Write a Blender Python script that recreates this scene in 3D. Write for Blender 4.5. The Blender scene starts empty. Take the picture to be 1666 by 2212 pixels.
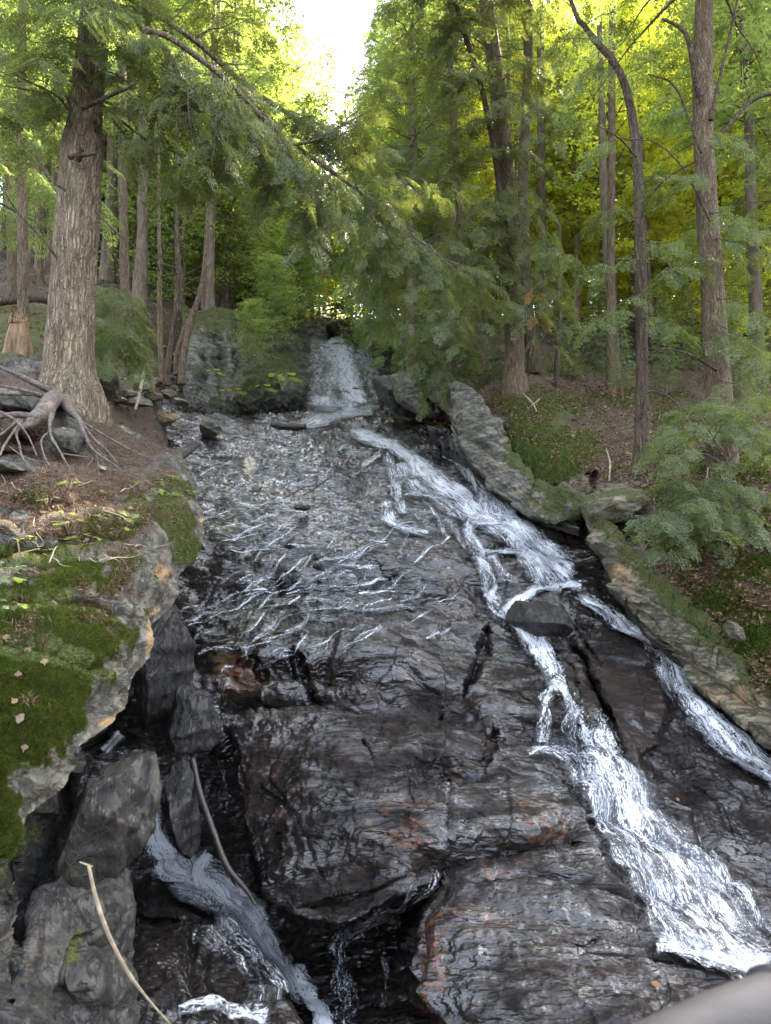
import bpy, math, random
import numpy as np
from mathutils import Vector
R = math.radians
rng = np.random.default_rng(7)
random.seed(7)
scene = bpy.context.scene
COL = scene.collection

# ------------------------------------------------------------------ camera model
CX, CY, F, PITCH = 833.0, 1106.0, 1533.0, R(5.0)
cp, sp = math.cos(PITCH), math.sin(PITCH)
def pix(u, v, D):
    """point at distance D (world y) seen at picture position u, v (camera at the origin)"""
    u = np.asarray(u, float); v = np.asarray(v, float); D = np.asarray(D, float)
    X = (u-CX)/F; Y = (CY-v)/F
    dy = cp-Y*sp; dz = sp+Y*cp
    return np.stack([D*X/dy, D*np.ones_like(X), D*dz/dy], -1)
def proj(P):
    P = np.asarray(P, float)
    f = P[...,1]*cp+P[...,2]*sp; up = -P[...,1]*sp+P[...,2]*cp
    return CX+F*P[...,0]/f, CY-F*up/f

# ------------------------------------------------------------------ noise
def _h(ix, iy, iz, s):
    x = (ix.astype(np.int64)*374761393+iy.astype(np.int64)*668265263+iz.astype(np.int64)*2147483647+s*974634777) & 0xffffffff
    x = ((x ^ (x >> 13))*1274126177) & 0xffffffff
    x = ((x ^ (x >> 16))*2246822519) & 0xffffffff
    x = x ^ (x >> 15)
    return (x & 0xffffff)/float(0x7fffff)-1.0
def vnoise(p, s=0):
    i = np.floor(p); f = p-i; f = f*f*f*(f*(f*6-15)+10); i = i.astype(np.int64)
    x, y, z = i[...,0], i[...,1], i[...,2]; fx, fy, fz = f[...,0], f[...,1], f[...,2]
    def L(a, b, t): return a+(b-a)*t
    a = L(L(_h(x,y,z,s), _h(x+1,y,z,s), fx), L(_h(x,y+1,z,s), _h(x+1,y+1,z,s), fx), fy)
    b = L(L(_h(x,y,z+1,s), _h(x+1,y,z+1,s), fx), L(_h(x,y+1,z+1,s), _h(x+1,y+1,z+1,s), fx), fy)
    return L(a, b, fz)
def fbm(p, o=4, s=0, g=.5):
    r = 0; a = 1; t = 0
    for k in range(o):
        r = r+a*vnoise(p*(2.03**k)+k*17.3, s+k); t += a; a *= g
    return r/t
def ridged(p, o=4, s=0):
    r = 0; a = 1; t = 0
    for k in range(o):
        r = r+a*(1-np.abs(vnoise(p*(2.07**k)+k*9.7, s+k))*2); t += a; a *= .5
    return r/t
def sstep(a, b, x):
    t = np.clip((x-a)/(b-a), 0, 1); return t*t*(3-2*t)

# ------------------------------------------------------------------ interpolation
class TPS:
    def __init__(s, pts, vals, reg=1e-3):
        s.p = np.asarray(pts, float); n = len(s.p); s.sc = np.abs(s.p).max(); q = s.p/s.sc
        K = s.k(q, q)+reg*np.eye(n); Pm = np.c_[np.ones(n), q]
        A = np.block([[K, Pm], [Pm.T, np.zeros((3,3))]])
        s.w = np.linalg.solve(A, np.r_[np.asarray(vals, float), 0, 0, 0]); s.q = q
    def k(s, a, b):
        r2 = ((a[:,None,:]-b[None])**2).sum(-1)
        return .5*r2*np.log(r2+1e-12)
    def __call__(s, a, b):
        sh = np.shape(a); x = np.stack([np.ravel(a), np.ravel(b)], -1)/s.sc; out = np.empty(len(x)); n = len(s.q)
        for i in range(0, len(x), 60000):
            xx = x[i:i+60000]
            out[i:i+60000] = s.k(xx, s.q)@s.w[:n]+s.w[n]+xx@s.w[n+1:]
        return out.reshape(sh)
def poly_dist(u, v, pts):
    """distance to a polyline in picture units, its parameter and signed side"""
    pts = np.asarray(pts, float); best = np.full(np.shape(u), 1e9); par = np.zeros(np.shape(u)); sd = np.zeros(np.shape(u))
    for k in range(len(pts)-1):
        a = pts[k,:2]; b = pts[k+1,:2]; d = b-a; L2 = (d**2).sum()
        t = np.clip(((u-a[0])*d[0]+(v-a[1])*d[1])/L2, 0, 1)
        r = np.hypot(u-a[0]-t*d[0], v-a[1]-t*d[1]); m = r < best
        best = np.where(m, r, best); par = np.where(m, k+t, par)
        sd = np.where(m, np.sign((u-a[0])*d[1]-(v-a[1])*d[0]), sd)
    return best, par, sd
def inpoly(u, v, pts):
    c = np.zeros(np.shape(u), bool); n = len(pts)
    for i in range(n):
        x1, y1 = pts[i]; x2, y2 = pts[(i+1) % n]
        if y1 == y2: continue
        m = ((y1 > v) != (y2 > v)) & (u < (x2-x1)*(v-y1)/(y2-y1)+x1)
        c ^= m
    return c
def softpoly(u, v, pts, w):
    d, _, _ = poly_dist(u, v, list(pts)+[pts[0]])
    return sstep(-w, w, np.where(inpoly(u, v, pts), d, -d))
def blobs(u, v, lst):
    r = np.zeros(np.shape(u))
    for b in lst:
        cu, cv, ru, rv = b[:4]; a = b[4] if len(b) > 4 else 1; an = R(b[5]) if len(b) > 5 else 0
        du = (u-cu)*math.cos(an)+(v-cv)*math.sin(an); dv = -(u-cu)*math.sin(an)+(v-cv)*math.cos(an)
        r = np.maximum(r, a*np.exp(-(du/ru)**2-(dv/rv)**2))
    return r

# ------------------------------------------------------------------ mesh helpers
def tag(o, label=None, cat=None, group=None, kind=None):
    if label: o['label'] = label
    if cat: o['category'] = cat
    if group: o['group'] = group
    if kind: o['kind'] = kind
    return o
def empty(name, loc):
    o = bpy.data.objects.new(name, None); COL.objects.link(o); o.location = loc; o.empty_display_size = .2
    return o
def mk_mesh(name, V, faces, mat, attrs=None, uv=None, smooth=False):
    """V (n,3); faces: list of int arrays (m,k)"""
    me = bpy.data.meshes.new(name); V = np.ascontiguousarray(V, np.float32)
    me.vertices.add(len(V)); me.vertices.foreach_set('co', V.ravel())
    if not isinstance(faces, list): faces = [faces]
    faces = [f for f in faces if len(f)]
    idx = np.concatenate([f.ravel() for f in faces]).astype(np.int32)
    tot = np.concatenate([np.full(len(f), f.shape[1]) for f in faces]).astype(np.int32)
    st = np.r_[0, np.cumsum(tot)[:-1]].astype(np.int32)
    me.loops.add(len(idx)); me.loops.foreach_set('vertex_index', idx)
    me.polygons.add(len(tot)); me.polygons.foreach_set('loop_start', st); me.polygons.foreach_set('loop_total', tot)
    if smooth: me.polygons.foreach_set('use_smooth', np.ones(len(tot), bool))
    me.update(calc_edges=True)
    if attrs:
        for k, a in attrs.items():
            at = me.attributes.new(k, 'FLOAT', 'POINT'); at.data.foreach_set('value', np.ascontiguousarray(np.ravel(a), np.float32))
    if uv is not None:
        l = me.uv_layers.new(name='UVMap'); l.data.foreach_set('uv', np.ascontiguousarray(np.asarray(uv)[idx], np.float32).ravel())
    me.materials.append(mat)
    return me
def link(name, me, parent=None, loc=None):
    o = bpy.data.objects.new(name, me); COL.objects.link(o)
    if parent is not None: o.parent = parent
    if loc is not None: o.location = loc
    return o
def grid_faces(nr, nc):
    i = np.arange(nr*nc).reshape(nr, nc)
    return np.stack([i[:-1,:-1], i[1:,:-1], i[1:,1:], i[:-1,1:]], -1).reshape(-1, 4)
def normals(P):
    du = np.gradient(P, axis=1); dv = np.gradient(P, axis=0)
    n = np.cross(dv, du); n /= np.linalg.norm(n, axis=-1, keepdims=True)+1e-12
    c = (n*P).sum(-1, keepdims=True)            # towards the viewer's side
    return np.where(c > 0, -n, n)

class MB:
    def __init__(s): s.V = []; s.F4 = []; s.F3 = []; s.n = 0; s.A = []
    def add(s, V, F4=None, F3=None, a=0.):
        V = np.asarray(V, float).reshape(-1, 3)
        if F4 is not None and len(F4): s.F4.append(np.asarray(F4)+s.n)
        if F3 is not None and len(F3): s.F3.append(np.asarray(F3)+s.n)
        s.V.append(V); s.A.append(np.broadcast_to(np.asarray(a, float), (len(V),))); s.n += len(V)
    def mesh(s, name, mat, smooth=True, org=None):
        V = np.concatenate(s.V)
        if org is not None: V = V-np.asarray(org)
        fs = []
        if s.F4: fs.append(np.concatenate(s.F4))
        if s.F3: fs.append(np.concatenate(s.F3))
        return mk_mesh(name, V, fs, mat, {'tint': np.concatenate(s.A)}, smooth=smooth)
def catmull(P, n):
    P = np.asarray(P, float); 
    if len(P) == 2: 
        t = np.linspace(0, 1, n)[:,None]; return P[0]*(1-t)+P[1]*t
    Q = np.vstack([2*P[0]-P[1], P, 2*P[-1]-P[-2]]); t = np.linspace(0, len(P)-1-1e-6, n); i = t.astype(int); f = (t-i)[:,None]
    a, b, c, d = Q[i], Q[i+1], Q[i+2], Q[i+3]
    return .5*((2*b)+(-a+c)*f+(2*a-5*b+4*c-d)*f**2+(-a+3*b-3*c+d)*f**3)
def tube(mb, P, rad, n=24, seg=8, rough=0., seed=0, a=0., freq=3., cap=True, rf=None):
    """tapered tube along P with radius values rad"""
    Q = catmull(np.c_[np.asarray(P, float), np.asarray(rad, float)], n); C = Q[:,:3]; r = np.maximum(Q[:,3], 1e-4)
    T = np.gradient(C, axis=0); T /= np.linalg.norm(T, axis=1, keepdims=True)+1e-9
    ref = np.array([0,1.,0]) if abs(T[:,1]).mean() < .8 else np.array([1.,0,0])
    A = np.cross(T, ref); A /= np.linalg.norm(A, axis=1, keepdims=True)+1e-9; B = np.cross(T, A)
    th = np.linspace(0, 2*math.pi, seg, endpoint=False)
    dirs = A[:,None]*np.cos(th)[None,:,None]+B[:,None]*np.sin(th)[None,:,None]
    rr = np.repeat(r[:,None], seg, 1)
    if rough: rr = rr*(1+rough*fbm((C[:,None]+dirs*r[:,None,None])*freq, 3, seed))
    if rf is not None: rr = rf(rr, C, dirs, th)
    V = C[:,None]+dirs*rr[...,None]
    i = np.arange(n*seg).reshape(n, seg); j = np.roll(i, -1, 1)
    F4 = np.stack([i[:-1], j[:-1], j[1:], i[1:]], -1).reshape(-1, 4)
    V = V.reshape(-1, 3); F3 = []
    if cap:
        V = np.vstack([V, C[0], C[-1]]); k = n*seg
        F3 = [(k, j[0,q], i[0,q]) for q in range(seg)]+[(k+1, i[-1,q], j[-1,q]) for q in range(seg)]
    mb.add(V, F4, np.array(F3) if cap else None, a)

# ------------------------------------------------------------------ materials
class NT:
    def __init__(s, name):
        s.m = bpy.data.materials.new(name); s.m.use_nodes = True; s.t = s.m.node_tree; s.t.nodes.clear()
        s.out = s.t.nodes.new('ShaderNodeOutputMaterial')
    def n(s, typ, **kw):
        nd = s.t.nodes.new('ShaderNode'+typ)
        for k, v in kw.items():
            if k.startswith('_'): setattr(nd, k[1:], v)
            else:
                key = int(k[1:]) if k[0] == 'i' and k[1:].isdigit() else k.replace('__', ' ')
                s.set(nd.inputs[key], v)
        return nd
    def set(s, inp, v):
        if hasattr(v, 'is_linked') or isinstance(v, bpy.types.NodeSocket): s.t.links.new(v, inp)
        elif isinstance(v, bpy.types.Node): s.t.links.new(v.outputs[0], inp)
        else: inp.default_value = v
    def coord(s, scale=(1,1,1), rot=(0,0,0), out='Object'):
        tc = s.n('TexCoord'); mp = s.n('Mapping', Vector=tc.outputs[out], Scale=scale, Rotation=rot); return mp.outputs[0]
    def noise(s, vec, scale=1, det=5, rough=.55, dist=0, out=0):
        nd = s.n('TexNoise', Vector=vec, Scale=scale, Detail=det, Roughness=rough, Distortion=dist); return nd.outputs[out]
    def vor(s, vec, scale=1, out='Distance', feature='F1'):
        nd = s.n('TexVoronoi', _feature=feature, Vector=vec, Scale=scale); return nd.outputs[out]
    def attr(s, name): return s.n('Attribute', _attribute_name=name).outputs['Fac']
    def ma(s, op, a, b=0., c=0., clamp=False):
        nd = s.n('Math', _operation=op, _use_clamp=clamp, i0=a, i1=b)
        if op in ('MULTIPLY_ADD',): s.set(nd.inputs[2], c)
        return nd.outputs[0]
    def ss(s, x, a, b):
        nd = s.n('MapRange', _interpolation_type='SMOOTHSTEP', Value=x); nd.inputs['From Min'].default_value = a; nd.inputs['From Max'].default_value = b
        return nd.outputs[0]
    def lin(s, x, a, b, c=0, d=1):
        nd = s.n('MapRange', Value=x); 
        for k, v in zip(('From Min','From Max','To Min','To Max'), (a,b,c,d)): nd.inputs[k].default_value = v
        return nd.outputs[0]
    def mix(s, f, a, b):
        nd = s.n('MixRGB'); s.set(nd.inputs[0], f)
        for i, c in ((1,a),(2,b)):
            if isinstance(c, tuple): c = (*c, 1) if len(c) == 3 else c
            s.set(nd.inputs[i], c)
        return nd.outputs[0]
    def bump(s, h, strength=.5, dist=.02, normal=None):
        nd = s.n('Bump', Height=h, Strength=strength, Distance=dist)
        if normal is not None: s.set(nd.inputs['Normal'], normal)
        return nd.outputs[0]
    def finish(s, sh): s.t.links.new(sh.outputs[0], s.out.inputs[0]); return s.m

def mat_slab():
    t = NT('wet_schist')
    c = t.coord((1.2, 2.7, 2.7),(0,0,R(8))); c2 = t.coord((1,1,1)); cr = t.coord((1.3,2.2,2.2),(0,0,R(-24)))
    lay = t.noise(c, 2.2, 8, .62, 1.2); lay2 = t.noise(cr, 7, 8, .65, .8); fine = t.noise(c2, 38, 5, .65); blot = t.noise(c2, 1.3, 4, .55)
    rust = t.attr('rust'); film = t.attr('film'); alg = t.attr('moss'); pale = t.attr('pale')
    col = t.mix(t.ss(lay, .36, .66), (.0022,.0016,.0013), (.013,.0092,.0075))
    col = t.mix(t.ma('MULTIPLY', t.ss(lay2, .48, .72), .6), col, (.032,.022,.016))
    col = t.mix(t.ma('MULTIPLY', t.ss(blot, .42, .7), .5), col, (.034,.023,.017))
    rm = t.ss(t.ma('ADD', rust, t.ma('MULTIPLY', t.ma('SUBTRACT', lay2, .5), 1.7)), .38, .75)
    col = t.mix(t.ma('MULTIPLY', rm, .8), col, (.13,.048,.018))
    am = t.ss(t.ma('ADD', alg, t.ma('MULTIPLY', t.ma('SUBTRACT', lay, .5), 1.2)), .4, .8)
    col = t.mix(t.ma('MULTIPLY', am, .8), col, (.085,.080,.036))
    pm = t.ss(t.ma('ADD', pale, t.ma('MULTIPLY', t.ma('SUBTRACT', lay2, .5), .9)), .4, .7)
    col = t.mix(pm, col, (.25,.21,.15))
    cz = t.coord((1.2, 7.5, 7.5), (0,0,R(-9))); cn = t.noise(cz, 1.5, 6, .62, 1.1); ln = t.ma('ABSOLUTE', t.ma('SUBTRACT', cn, .5))
    crest = t.ma('MULTIPLY', t.ma('SUBTRACT', 1., t.ss(ln, .004, .024)), t.ss(t.ma('ADD', t.attr('crest'), t.ma('MULTIPLY', t.ma('SUBTRACT', t.noise(c2, 3.2, 5, .65), .5), 2.8)), .50, .82))
    col = t.mix(t.ma('MULTIPLY', crest, .85), col, (.36,.37,.40))
    h = t.ma('ADD', t.ma('MULTIPLY', lay, 1.), t.ma('MULTIPLY', lay2, .55)); h = t.ma('ADD', h, t.ma('MULTIPLY', fine, .12))
    nb = t.bump(h, .9, .08)
    rip = t.coord((.75, 3.2, 3.2), (0,0,R(-8)))
    r1 = t.noise(rip, 2.1, 3, .5, 1.6); r2 = t.noise(rip, 6.5, 3, .5, .8); gl = t.noise(t.coord((1,1.6,1.6)), 30, 3, .6)
    near = t.attr('near'); hh = t.ma('ADD', t.ma('ADD', r1, t.ma('MULTIPLY', r2, .36)), t.ma('MULTIPLY', gl, t.lin(near, 0, 1, .015, .09))); hc = t.ma('ADD', t.noise(c, 2.2, 3, .5, 1.2), t.ma('MULTIPLY', t.noise(cr, 7, 3, .5), t.lin(near, 0, 1, .1, .5)))
    nc = t.bump(hh, .9, .06, t.bump(hc, .5, .04))
    b = t.n('BsdfPrincipled', Base__Color=col, Roughness=t.lin(fine, .3, .7, .35, .65), Normal=nb); b.inputs['Specular IOR Level'].default_value = .16
    cw = t.ma('MULTIPLY', t.ss(t.ma('ADD', film, t.ma('MULTIPLY', t.ma('SUBTRACT', t.noise(t.coord((1.,2.4,2.4),(0,0,R(-8))), 1.7, 6, .68, 1.), .5), 2.0)), .12, .75), 1.)
    b.inputs['Coat Roughness'].default_value = .045; b.inputs['Coat IOR'].default_value = 1.7
    t.set(b.inputs['Coat Weight'], cw); t.set(b.inputs['Coat Normal'], nc)
    return t.finish(b)
def mat_bank(name, rockcol=((.034,.031,.023),(.125,.112,.080)), tan=(.28,.18,.09), rot=(0,0,0), lsc=(1,1,4), wet=0., lichen=.7):
    t = NT(name)
    c = t.coord(lsc, rot); c2 = t.coord(); 
    lay = t.noise(c, 3.5, 8, .65, .9); med = t.noise(c2, 3, 6, .6); fine = t.noise(c2, 45, 5, .7); big = t.noise(c2, .9, 3, .5)
    v = t.vor(c2, 60)
    moss = t.attr('moss'); soil = t.attr('soil'); rust = t.attr('rust'); dark = t.attr('dark')
    rock = t.mix(t.ss(lay, .35, .68), rockcol[0], rockcol[1])
    crev = t.ss(t.noise(c, 1.6, 7, .7, 1.5), .49, .53); crev2 = t.ss(t.noise(c, 1.6, 7, .7, 1.5), .57, .53)
    cr = t.ma('MULTIPLY', t.ma('MULTIPLY', crev, crev2), .55)
    rock = t.mix(cr, rock, (.03,.028,.025))
    rock = t.mix(t.ss(t.ma('ADD', rust, t.ma('MULTIPLY', t.ma('SUBTRACT', med, .5), 1.6)), .45, .8), rock, tan)
    lich = t.ma('MULTIPLY', t.ma('MULTIPLY', t.ss(t.noise(c2, 8, 6, .75), .56, .70), t.ss(t.noise(c2, 40, 3, .6), .42, .52)), lichen)
    rock = t.mix(t.ma('MULTIPLY', lich, .65), rock, (.46,.50,.44))
    rock = t.mix(t.ma('MULTIPLY', t.ss(t.ma('ADD', dark, t.ma('MULTIPLY', t.ma('SUBTRACT', med, .5), .8)), .3, .7), .88), rock, (.012,.0105,.0095))
    so = t.mix(t.ss(fine, .35, .65), (.035,.024,.016), (.115,.082,.056)); so = t.mix(t.ma('MULTIPLY', t.ss(med, .45, .65), .5), so, (.080,.050,.034))
    mo = t.mix(t.ss(fine, .32, .68), (.020,.027,.006), (.072,.088,.018)); mo = t.mix(t.ma('MULTIPLY', t.ss(big, .4, .65), .55), mo, (.060,.066,.014))
    mo = t.mix(t.ma('MULTIPLY', t.ss(t.noise(c2, 6, 6, .7), .50, .64), .8), mo, (.09,.06,.028))
    ms = t.ss(t.ma('ADD', soil, t.ma('MULTIPLY', t.ma('SUBTRACT', t.noise(c2, 4.5, 8, .7), .5), 1.5)), .38, .58)
    mm = t.ss(t.ma('ADD', moss, t.ma('MULTIPLY', t.ma('SUBTRACT', t.noise(c2, 5.5, 8, .72), .5), 1.5)), .42, .6)
    col = t.mix(mm, t.mix(ms, rock, so), mo)
    h = t.ma('ADD', t.ma('MULTIPLY', lay, 1.), t.ma('MULTIPLY', fine, .12)); h = t.ma('ADD', h, t.ma('MULTIPLY', cr, -.5))
    soft = t.ma('ADD', t.ma('MULTIPLY', fine, .35), t.ma('MULTIPLY', v, .5)); soft = t.ma('ADD', soft, t.ma('MULTIPLY', med, .8))
    hm = t.mix(t.ma('MAXIMUM', mm, ms), h, soft)
    nb = t.bump(hm, .8, .05)
    rr = t.lin(t.ma('MAXIMUM', mm, ms), 0, 1, .5-wet*.15, .85)
    b = t.n('BsdfPrincipled', Base__Color=col, Roughness=rr, Normal=nb)
    b.inputs['Specular IOR Level'].default_value = .35
    if wet: 
        b.inputs['Coat Roughness'].default_value = .18
        t.set(b.inputs['Coat Weight'], t.ma('MULTIPLY', t.ma('SUBTRACT', 1., t.ma('MAXIMUM', mm, ms), clamp=True), wet)); t.set(b.inputs['Coat Normal'], nb)
    return t.finish(b)
def mat_bark(name, a, b_, sc=1., dist=.03, strip=1.):
    t = NT(name)
    c = t.coord((1,1,.15)); c2 = t.coord((1,1,.5))
    r = t.noise(c, 17*sc, 6, .65, .9); f = t.noise(c2, 45*sc, 5, .7); g = t.noise(t.coord(), 2.2, 4, .6)
    vo = t.vor(t.n('VectorMath', _operation='ADD', i0=c, i1=t.n('VectorMath', _operation='SCALE', i0=t.noise(c2, 9, 3, .6, out=1), i3=.10).outputs[0]).outputs[0], 21*sc, feature='DISTANCE_TO_EDGE')
    e = t.ss(vo, .0, .25)
    col = t.mix(t.ss(r, .32, .68), a, b_)
    col = t.mix(t.ma('MULTIPLY', t.ma('SUBTRACT', 1., e), .4), col, (a[0]*.35, a[1]*.32, a[2]*.3))
    col = t.mix(t.ma('MULTIPLY', t.ss(f, .5, .75), .35), col, (b_[0]*1.35, b_[1]*1.33, b_[2]*1.25))
    col = t.mix(t.ma('MULTIPLY', t.ss(g, .52, .7), .35), col, (.10,.12,.06))
    h = t.ma('ADD', t.ma('MULTIPLY', e, .8), t.ma('ADD', t.ma('MULTIPLY', r, .7), t.ma('MULTIPLY', f, .25)))
    return t.finish(t.n('BsdfPrincipled', Base__Color=col, Roughness=.88, Normal=t.bump(h, .95, dist), Specular__IOR__Level=.2))
def mat_leaf(name, c1, c2, trans=.45, tc=1.0, gloss=.06, ylo=None):
    t = NT(name)
    a = t.attr('tint'); col = t.mix(a, c1, c2)
    rnd = t.n('ObjectInfo').outputs['Random']
    col = t.n('HueSaturation', Color=col, Hue=t.lin(rnd, 0, 1, .485, .512), Value=t.lin(rnd, 0, 1, .85, 1.15)).outputs[0]
    d = t.n('BsdfDiffuse', Color=col)
    tcx = t.n('MixRGB', _blend_type='MULTIPLY', i0=1., i1=col, i2=(1.5*tc, 1.5*tc, .7*tc, 1)).outputs[0]
    tr = t.n('BsdfTranslucent', Color=tcx)
    m = t.n('MixShader', i0=trans, i1=d, i2=tr); g = t.n('BsdfGlossy', Color=(.8,.85,.8,1), Roughness=.35)
    return t.finish(t.n('MixShader', i0=gloss, i1=m, i2=g))
def mat_plain(name, c1, c2, sc=20, rough=.7, stretch=(1,1,1), bump=.3):
    t = NT(name); n = t.noise(t.coord(stretch), sc, 6, .65); n2 = t.noise(t.coord(), 3, 3)
    col = t.mix(t.ss(n, .32, .68), c1, c2); col = t.mix(t.ma('MULTIPLY', t.ss(n2, .4, .7), .3), col, tuple(x*.6 for x in c1))
    return t.finish(t.n('BsdfPrincipled', Base__Color=col, Roughness=rough, Normal=t.bump(n, bump, .02)))
def mat_foam():
    t = NT('white_water')
    uv = t.n('TexCoord').outputs['UV']
    def mp(s): return t.n('Mapping', Vector=uv, Scale=s).outputs[0]
    wob = t.n('VectorMath', _operation='ADD', i0=uv, i1=t.n('VectorMath', _operation='SCALE', i0=t.noise(mp((3,4,1)), 1, 3, .6, out=1), i3=.10).outputs[0]).outputs[0]
    def mw(s): return t.n('Mapping', Vector=wob, Scale=s).outputs[0]
    s1 = t.noise(mw((3.2,17,1)), 1, 6, .68, .5); s2 = t.noise(mw((13,32,1)), 1, 4, .66, .6); s3 = t.noise(mp((42,60,1)), 1, 3, .6); bl = t.noise(mp((2.2,4,1)), 1, 3, .55)
    d = t.attr('dens')
    n = t.ma('ADD', t.ma('MULTIPLY', s1, .9), t.ma('MULTIPLY', s2, .8)); n = t.ma('ADD', t.ma('MULTIPLY', n, .86), t.ma('MULTIPLY', s3, .77)); n = t.ma('ADD', n, t.ma('MULTIPLY', bl, .5))
    x = t.ma('ADD', t.ma('MULTIPLY', t.ma('SUBTRACT', n, 1.37), 4.3), t.ma('SUBTRACT', t.ma('MULTIPLY', d, 1.5), 1.05))
    al = t.ma('MULTIPLY', t.ss(x, -.5, .95), .93)
    film = t.ma('MULTIPLY', t.ss(d, .02, .3), .22)
    alpha = t.ma('MAXIMUM', al, film)
    nb = t.bump(t.ma('ADD', s2, t.ma('MULTIPLY', s1, .8)), .3, .02)
    col = t.mix(t.ss(al, .0, .8), (.26,.27,.295), (.54,.55,.575))
    b = t.n('BsdfPrincipled', Base__Color=col, Roughness=t.lin(al, 0, 1, .25, .7), Normal=nb)
    b.inputs['Subsurface Weight'].default_value = 0.
    # the film is clear water: glossy over see-through
    gl = t.n('BsdfGlossy', Color=(1,1,1,1), Roughness=.08, Normal=nb); tr = t.n('BsdfTransparent', Color=(.93,.94,.95,1))
    fr = t.n('Fresnel', IOR=1.33, Normal=nb); clear = t.n('MixShader', i0=t.ma('MULTIPLY', fr.outputs[0], t.ss(d, .05, .6)), i1=tr, i2=gl)
    return t.finish(t.n('MixShader', i0=al, i1=clear, i2=b))

M = dict(
 slab=mat_slab(),
 left=mat_bank('mossy_bank', rot=(R(20),0,R(10)), lsc=(1.6,1.6,2.6)),
 lowrock=mat_bank('damp_rock_wall', rockcol=((.006,.0055,.0045),(.042,.037,.027)), tan=(.13,.10,.06), rot=(0,R(55),0), lsc=(3.4,1.5,1), wet=.25, lichen=.25),
 right=mat_bank('mossy_slope', rockcol=((.065,.056,.036),(.20,.172,.112)), rot=(0,R(42),0), lsc=(1,1.2,4.5)),
 tilt=mat_bank('foliated_rock', rockcol=((.06,.056,.043),(.19,.178,.14)), tan=(.26,.17,.10), rot=(0,R(46),0), lsc=(1,1.4,5.)),
 hill=mat_bank('forest_floor', rockcol=((.08,.07,.055),(.18,.16,.13))),
 outcrop=mat_bank('dark_outcrop', rockcol=((.035,.035,.03),(.12,.115,.095)), tan=(.16,.13,.05), rot=(0,R(60),0), lsc=(1.6,1.6,3.5)),
 bark=mat_bark('hemlock_bark', (.10,.072,.048), (.29,.225,.155), 1.35),
 barkr=mat_bark('ridged_bark', (.095,.066,.042), (.26,.195,.13), 2.0),
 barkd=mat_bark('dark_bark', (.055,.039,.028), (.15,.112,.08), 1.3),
 barkfar=mat_plain('grey_bark', (.065,.046,.033), (.175,.13,.092), 9, .9, (1,1,.25), .6),
 twig=mat_plain('twig_wood', (.045,.034,.028), (.12,.095,.078), 30, .85),
 root=mat_plain('weathered_root', (.045,.033,.026), (.155,.12,.095), 26, .8, (1,1,1), .5),
 needle=mat_leaf('hemlock_needles', (.055,.072,.027), (.17,.20,.078), .45, 1.15, .04),
 needleb=mat_leaf('blue_green_needles', (.045,.078,.042), (.115,.165,.09), .35, .9, .08),
 needlefar=mat_leaf('forest_needles', (.07,.10,.045), (.19,.24,.105), .52, 1.4, .04),
 maple=mat_leaf('maple_leaves', (.105,.145,.05), (.215,.27,.09), .58, 1.15, .05),
 beech=mat_leaf('beech_leaves', (.22,.24,.045), (.38,.38,.09), .62, 1.6, .04),
 dry=mat_leaf('dead_needles', (.16,.085,.03), (.30,.17,.06), .3, 1., .02),
 litter=mat_leaf('leaf_litter', (.075,.047,.027), (.27,.18,.105), .12, .8, .03),
 fuzz=mat_leaf('moss_tips', (.026,.038,.008), (.10,.122,.024), .3, 1., .0),
 foam=mat_foam(),
 rotten=mat_plain('broken_wood', (.10,.055,.028), (.30,.19,.10), 16, .8, (1,1,.12), .9),
 log=mat_plain('wet_log', (.006,.0045,.004), (.026,.018,.013), 14, .4, (1,1,1), .6),
 stick=mat_plain('pale_stick', (.16,.12,.08), (.36,.28,.19), 18, .75),
 rail=mat_plain('weathered_rail', (.018,.015,.013), (.040,.034,.031), 9, .7, (.3,1,1), .25),
)

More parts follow.
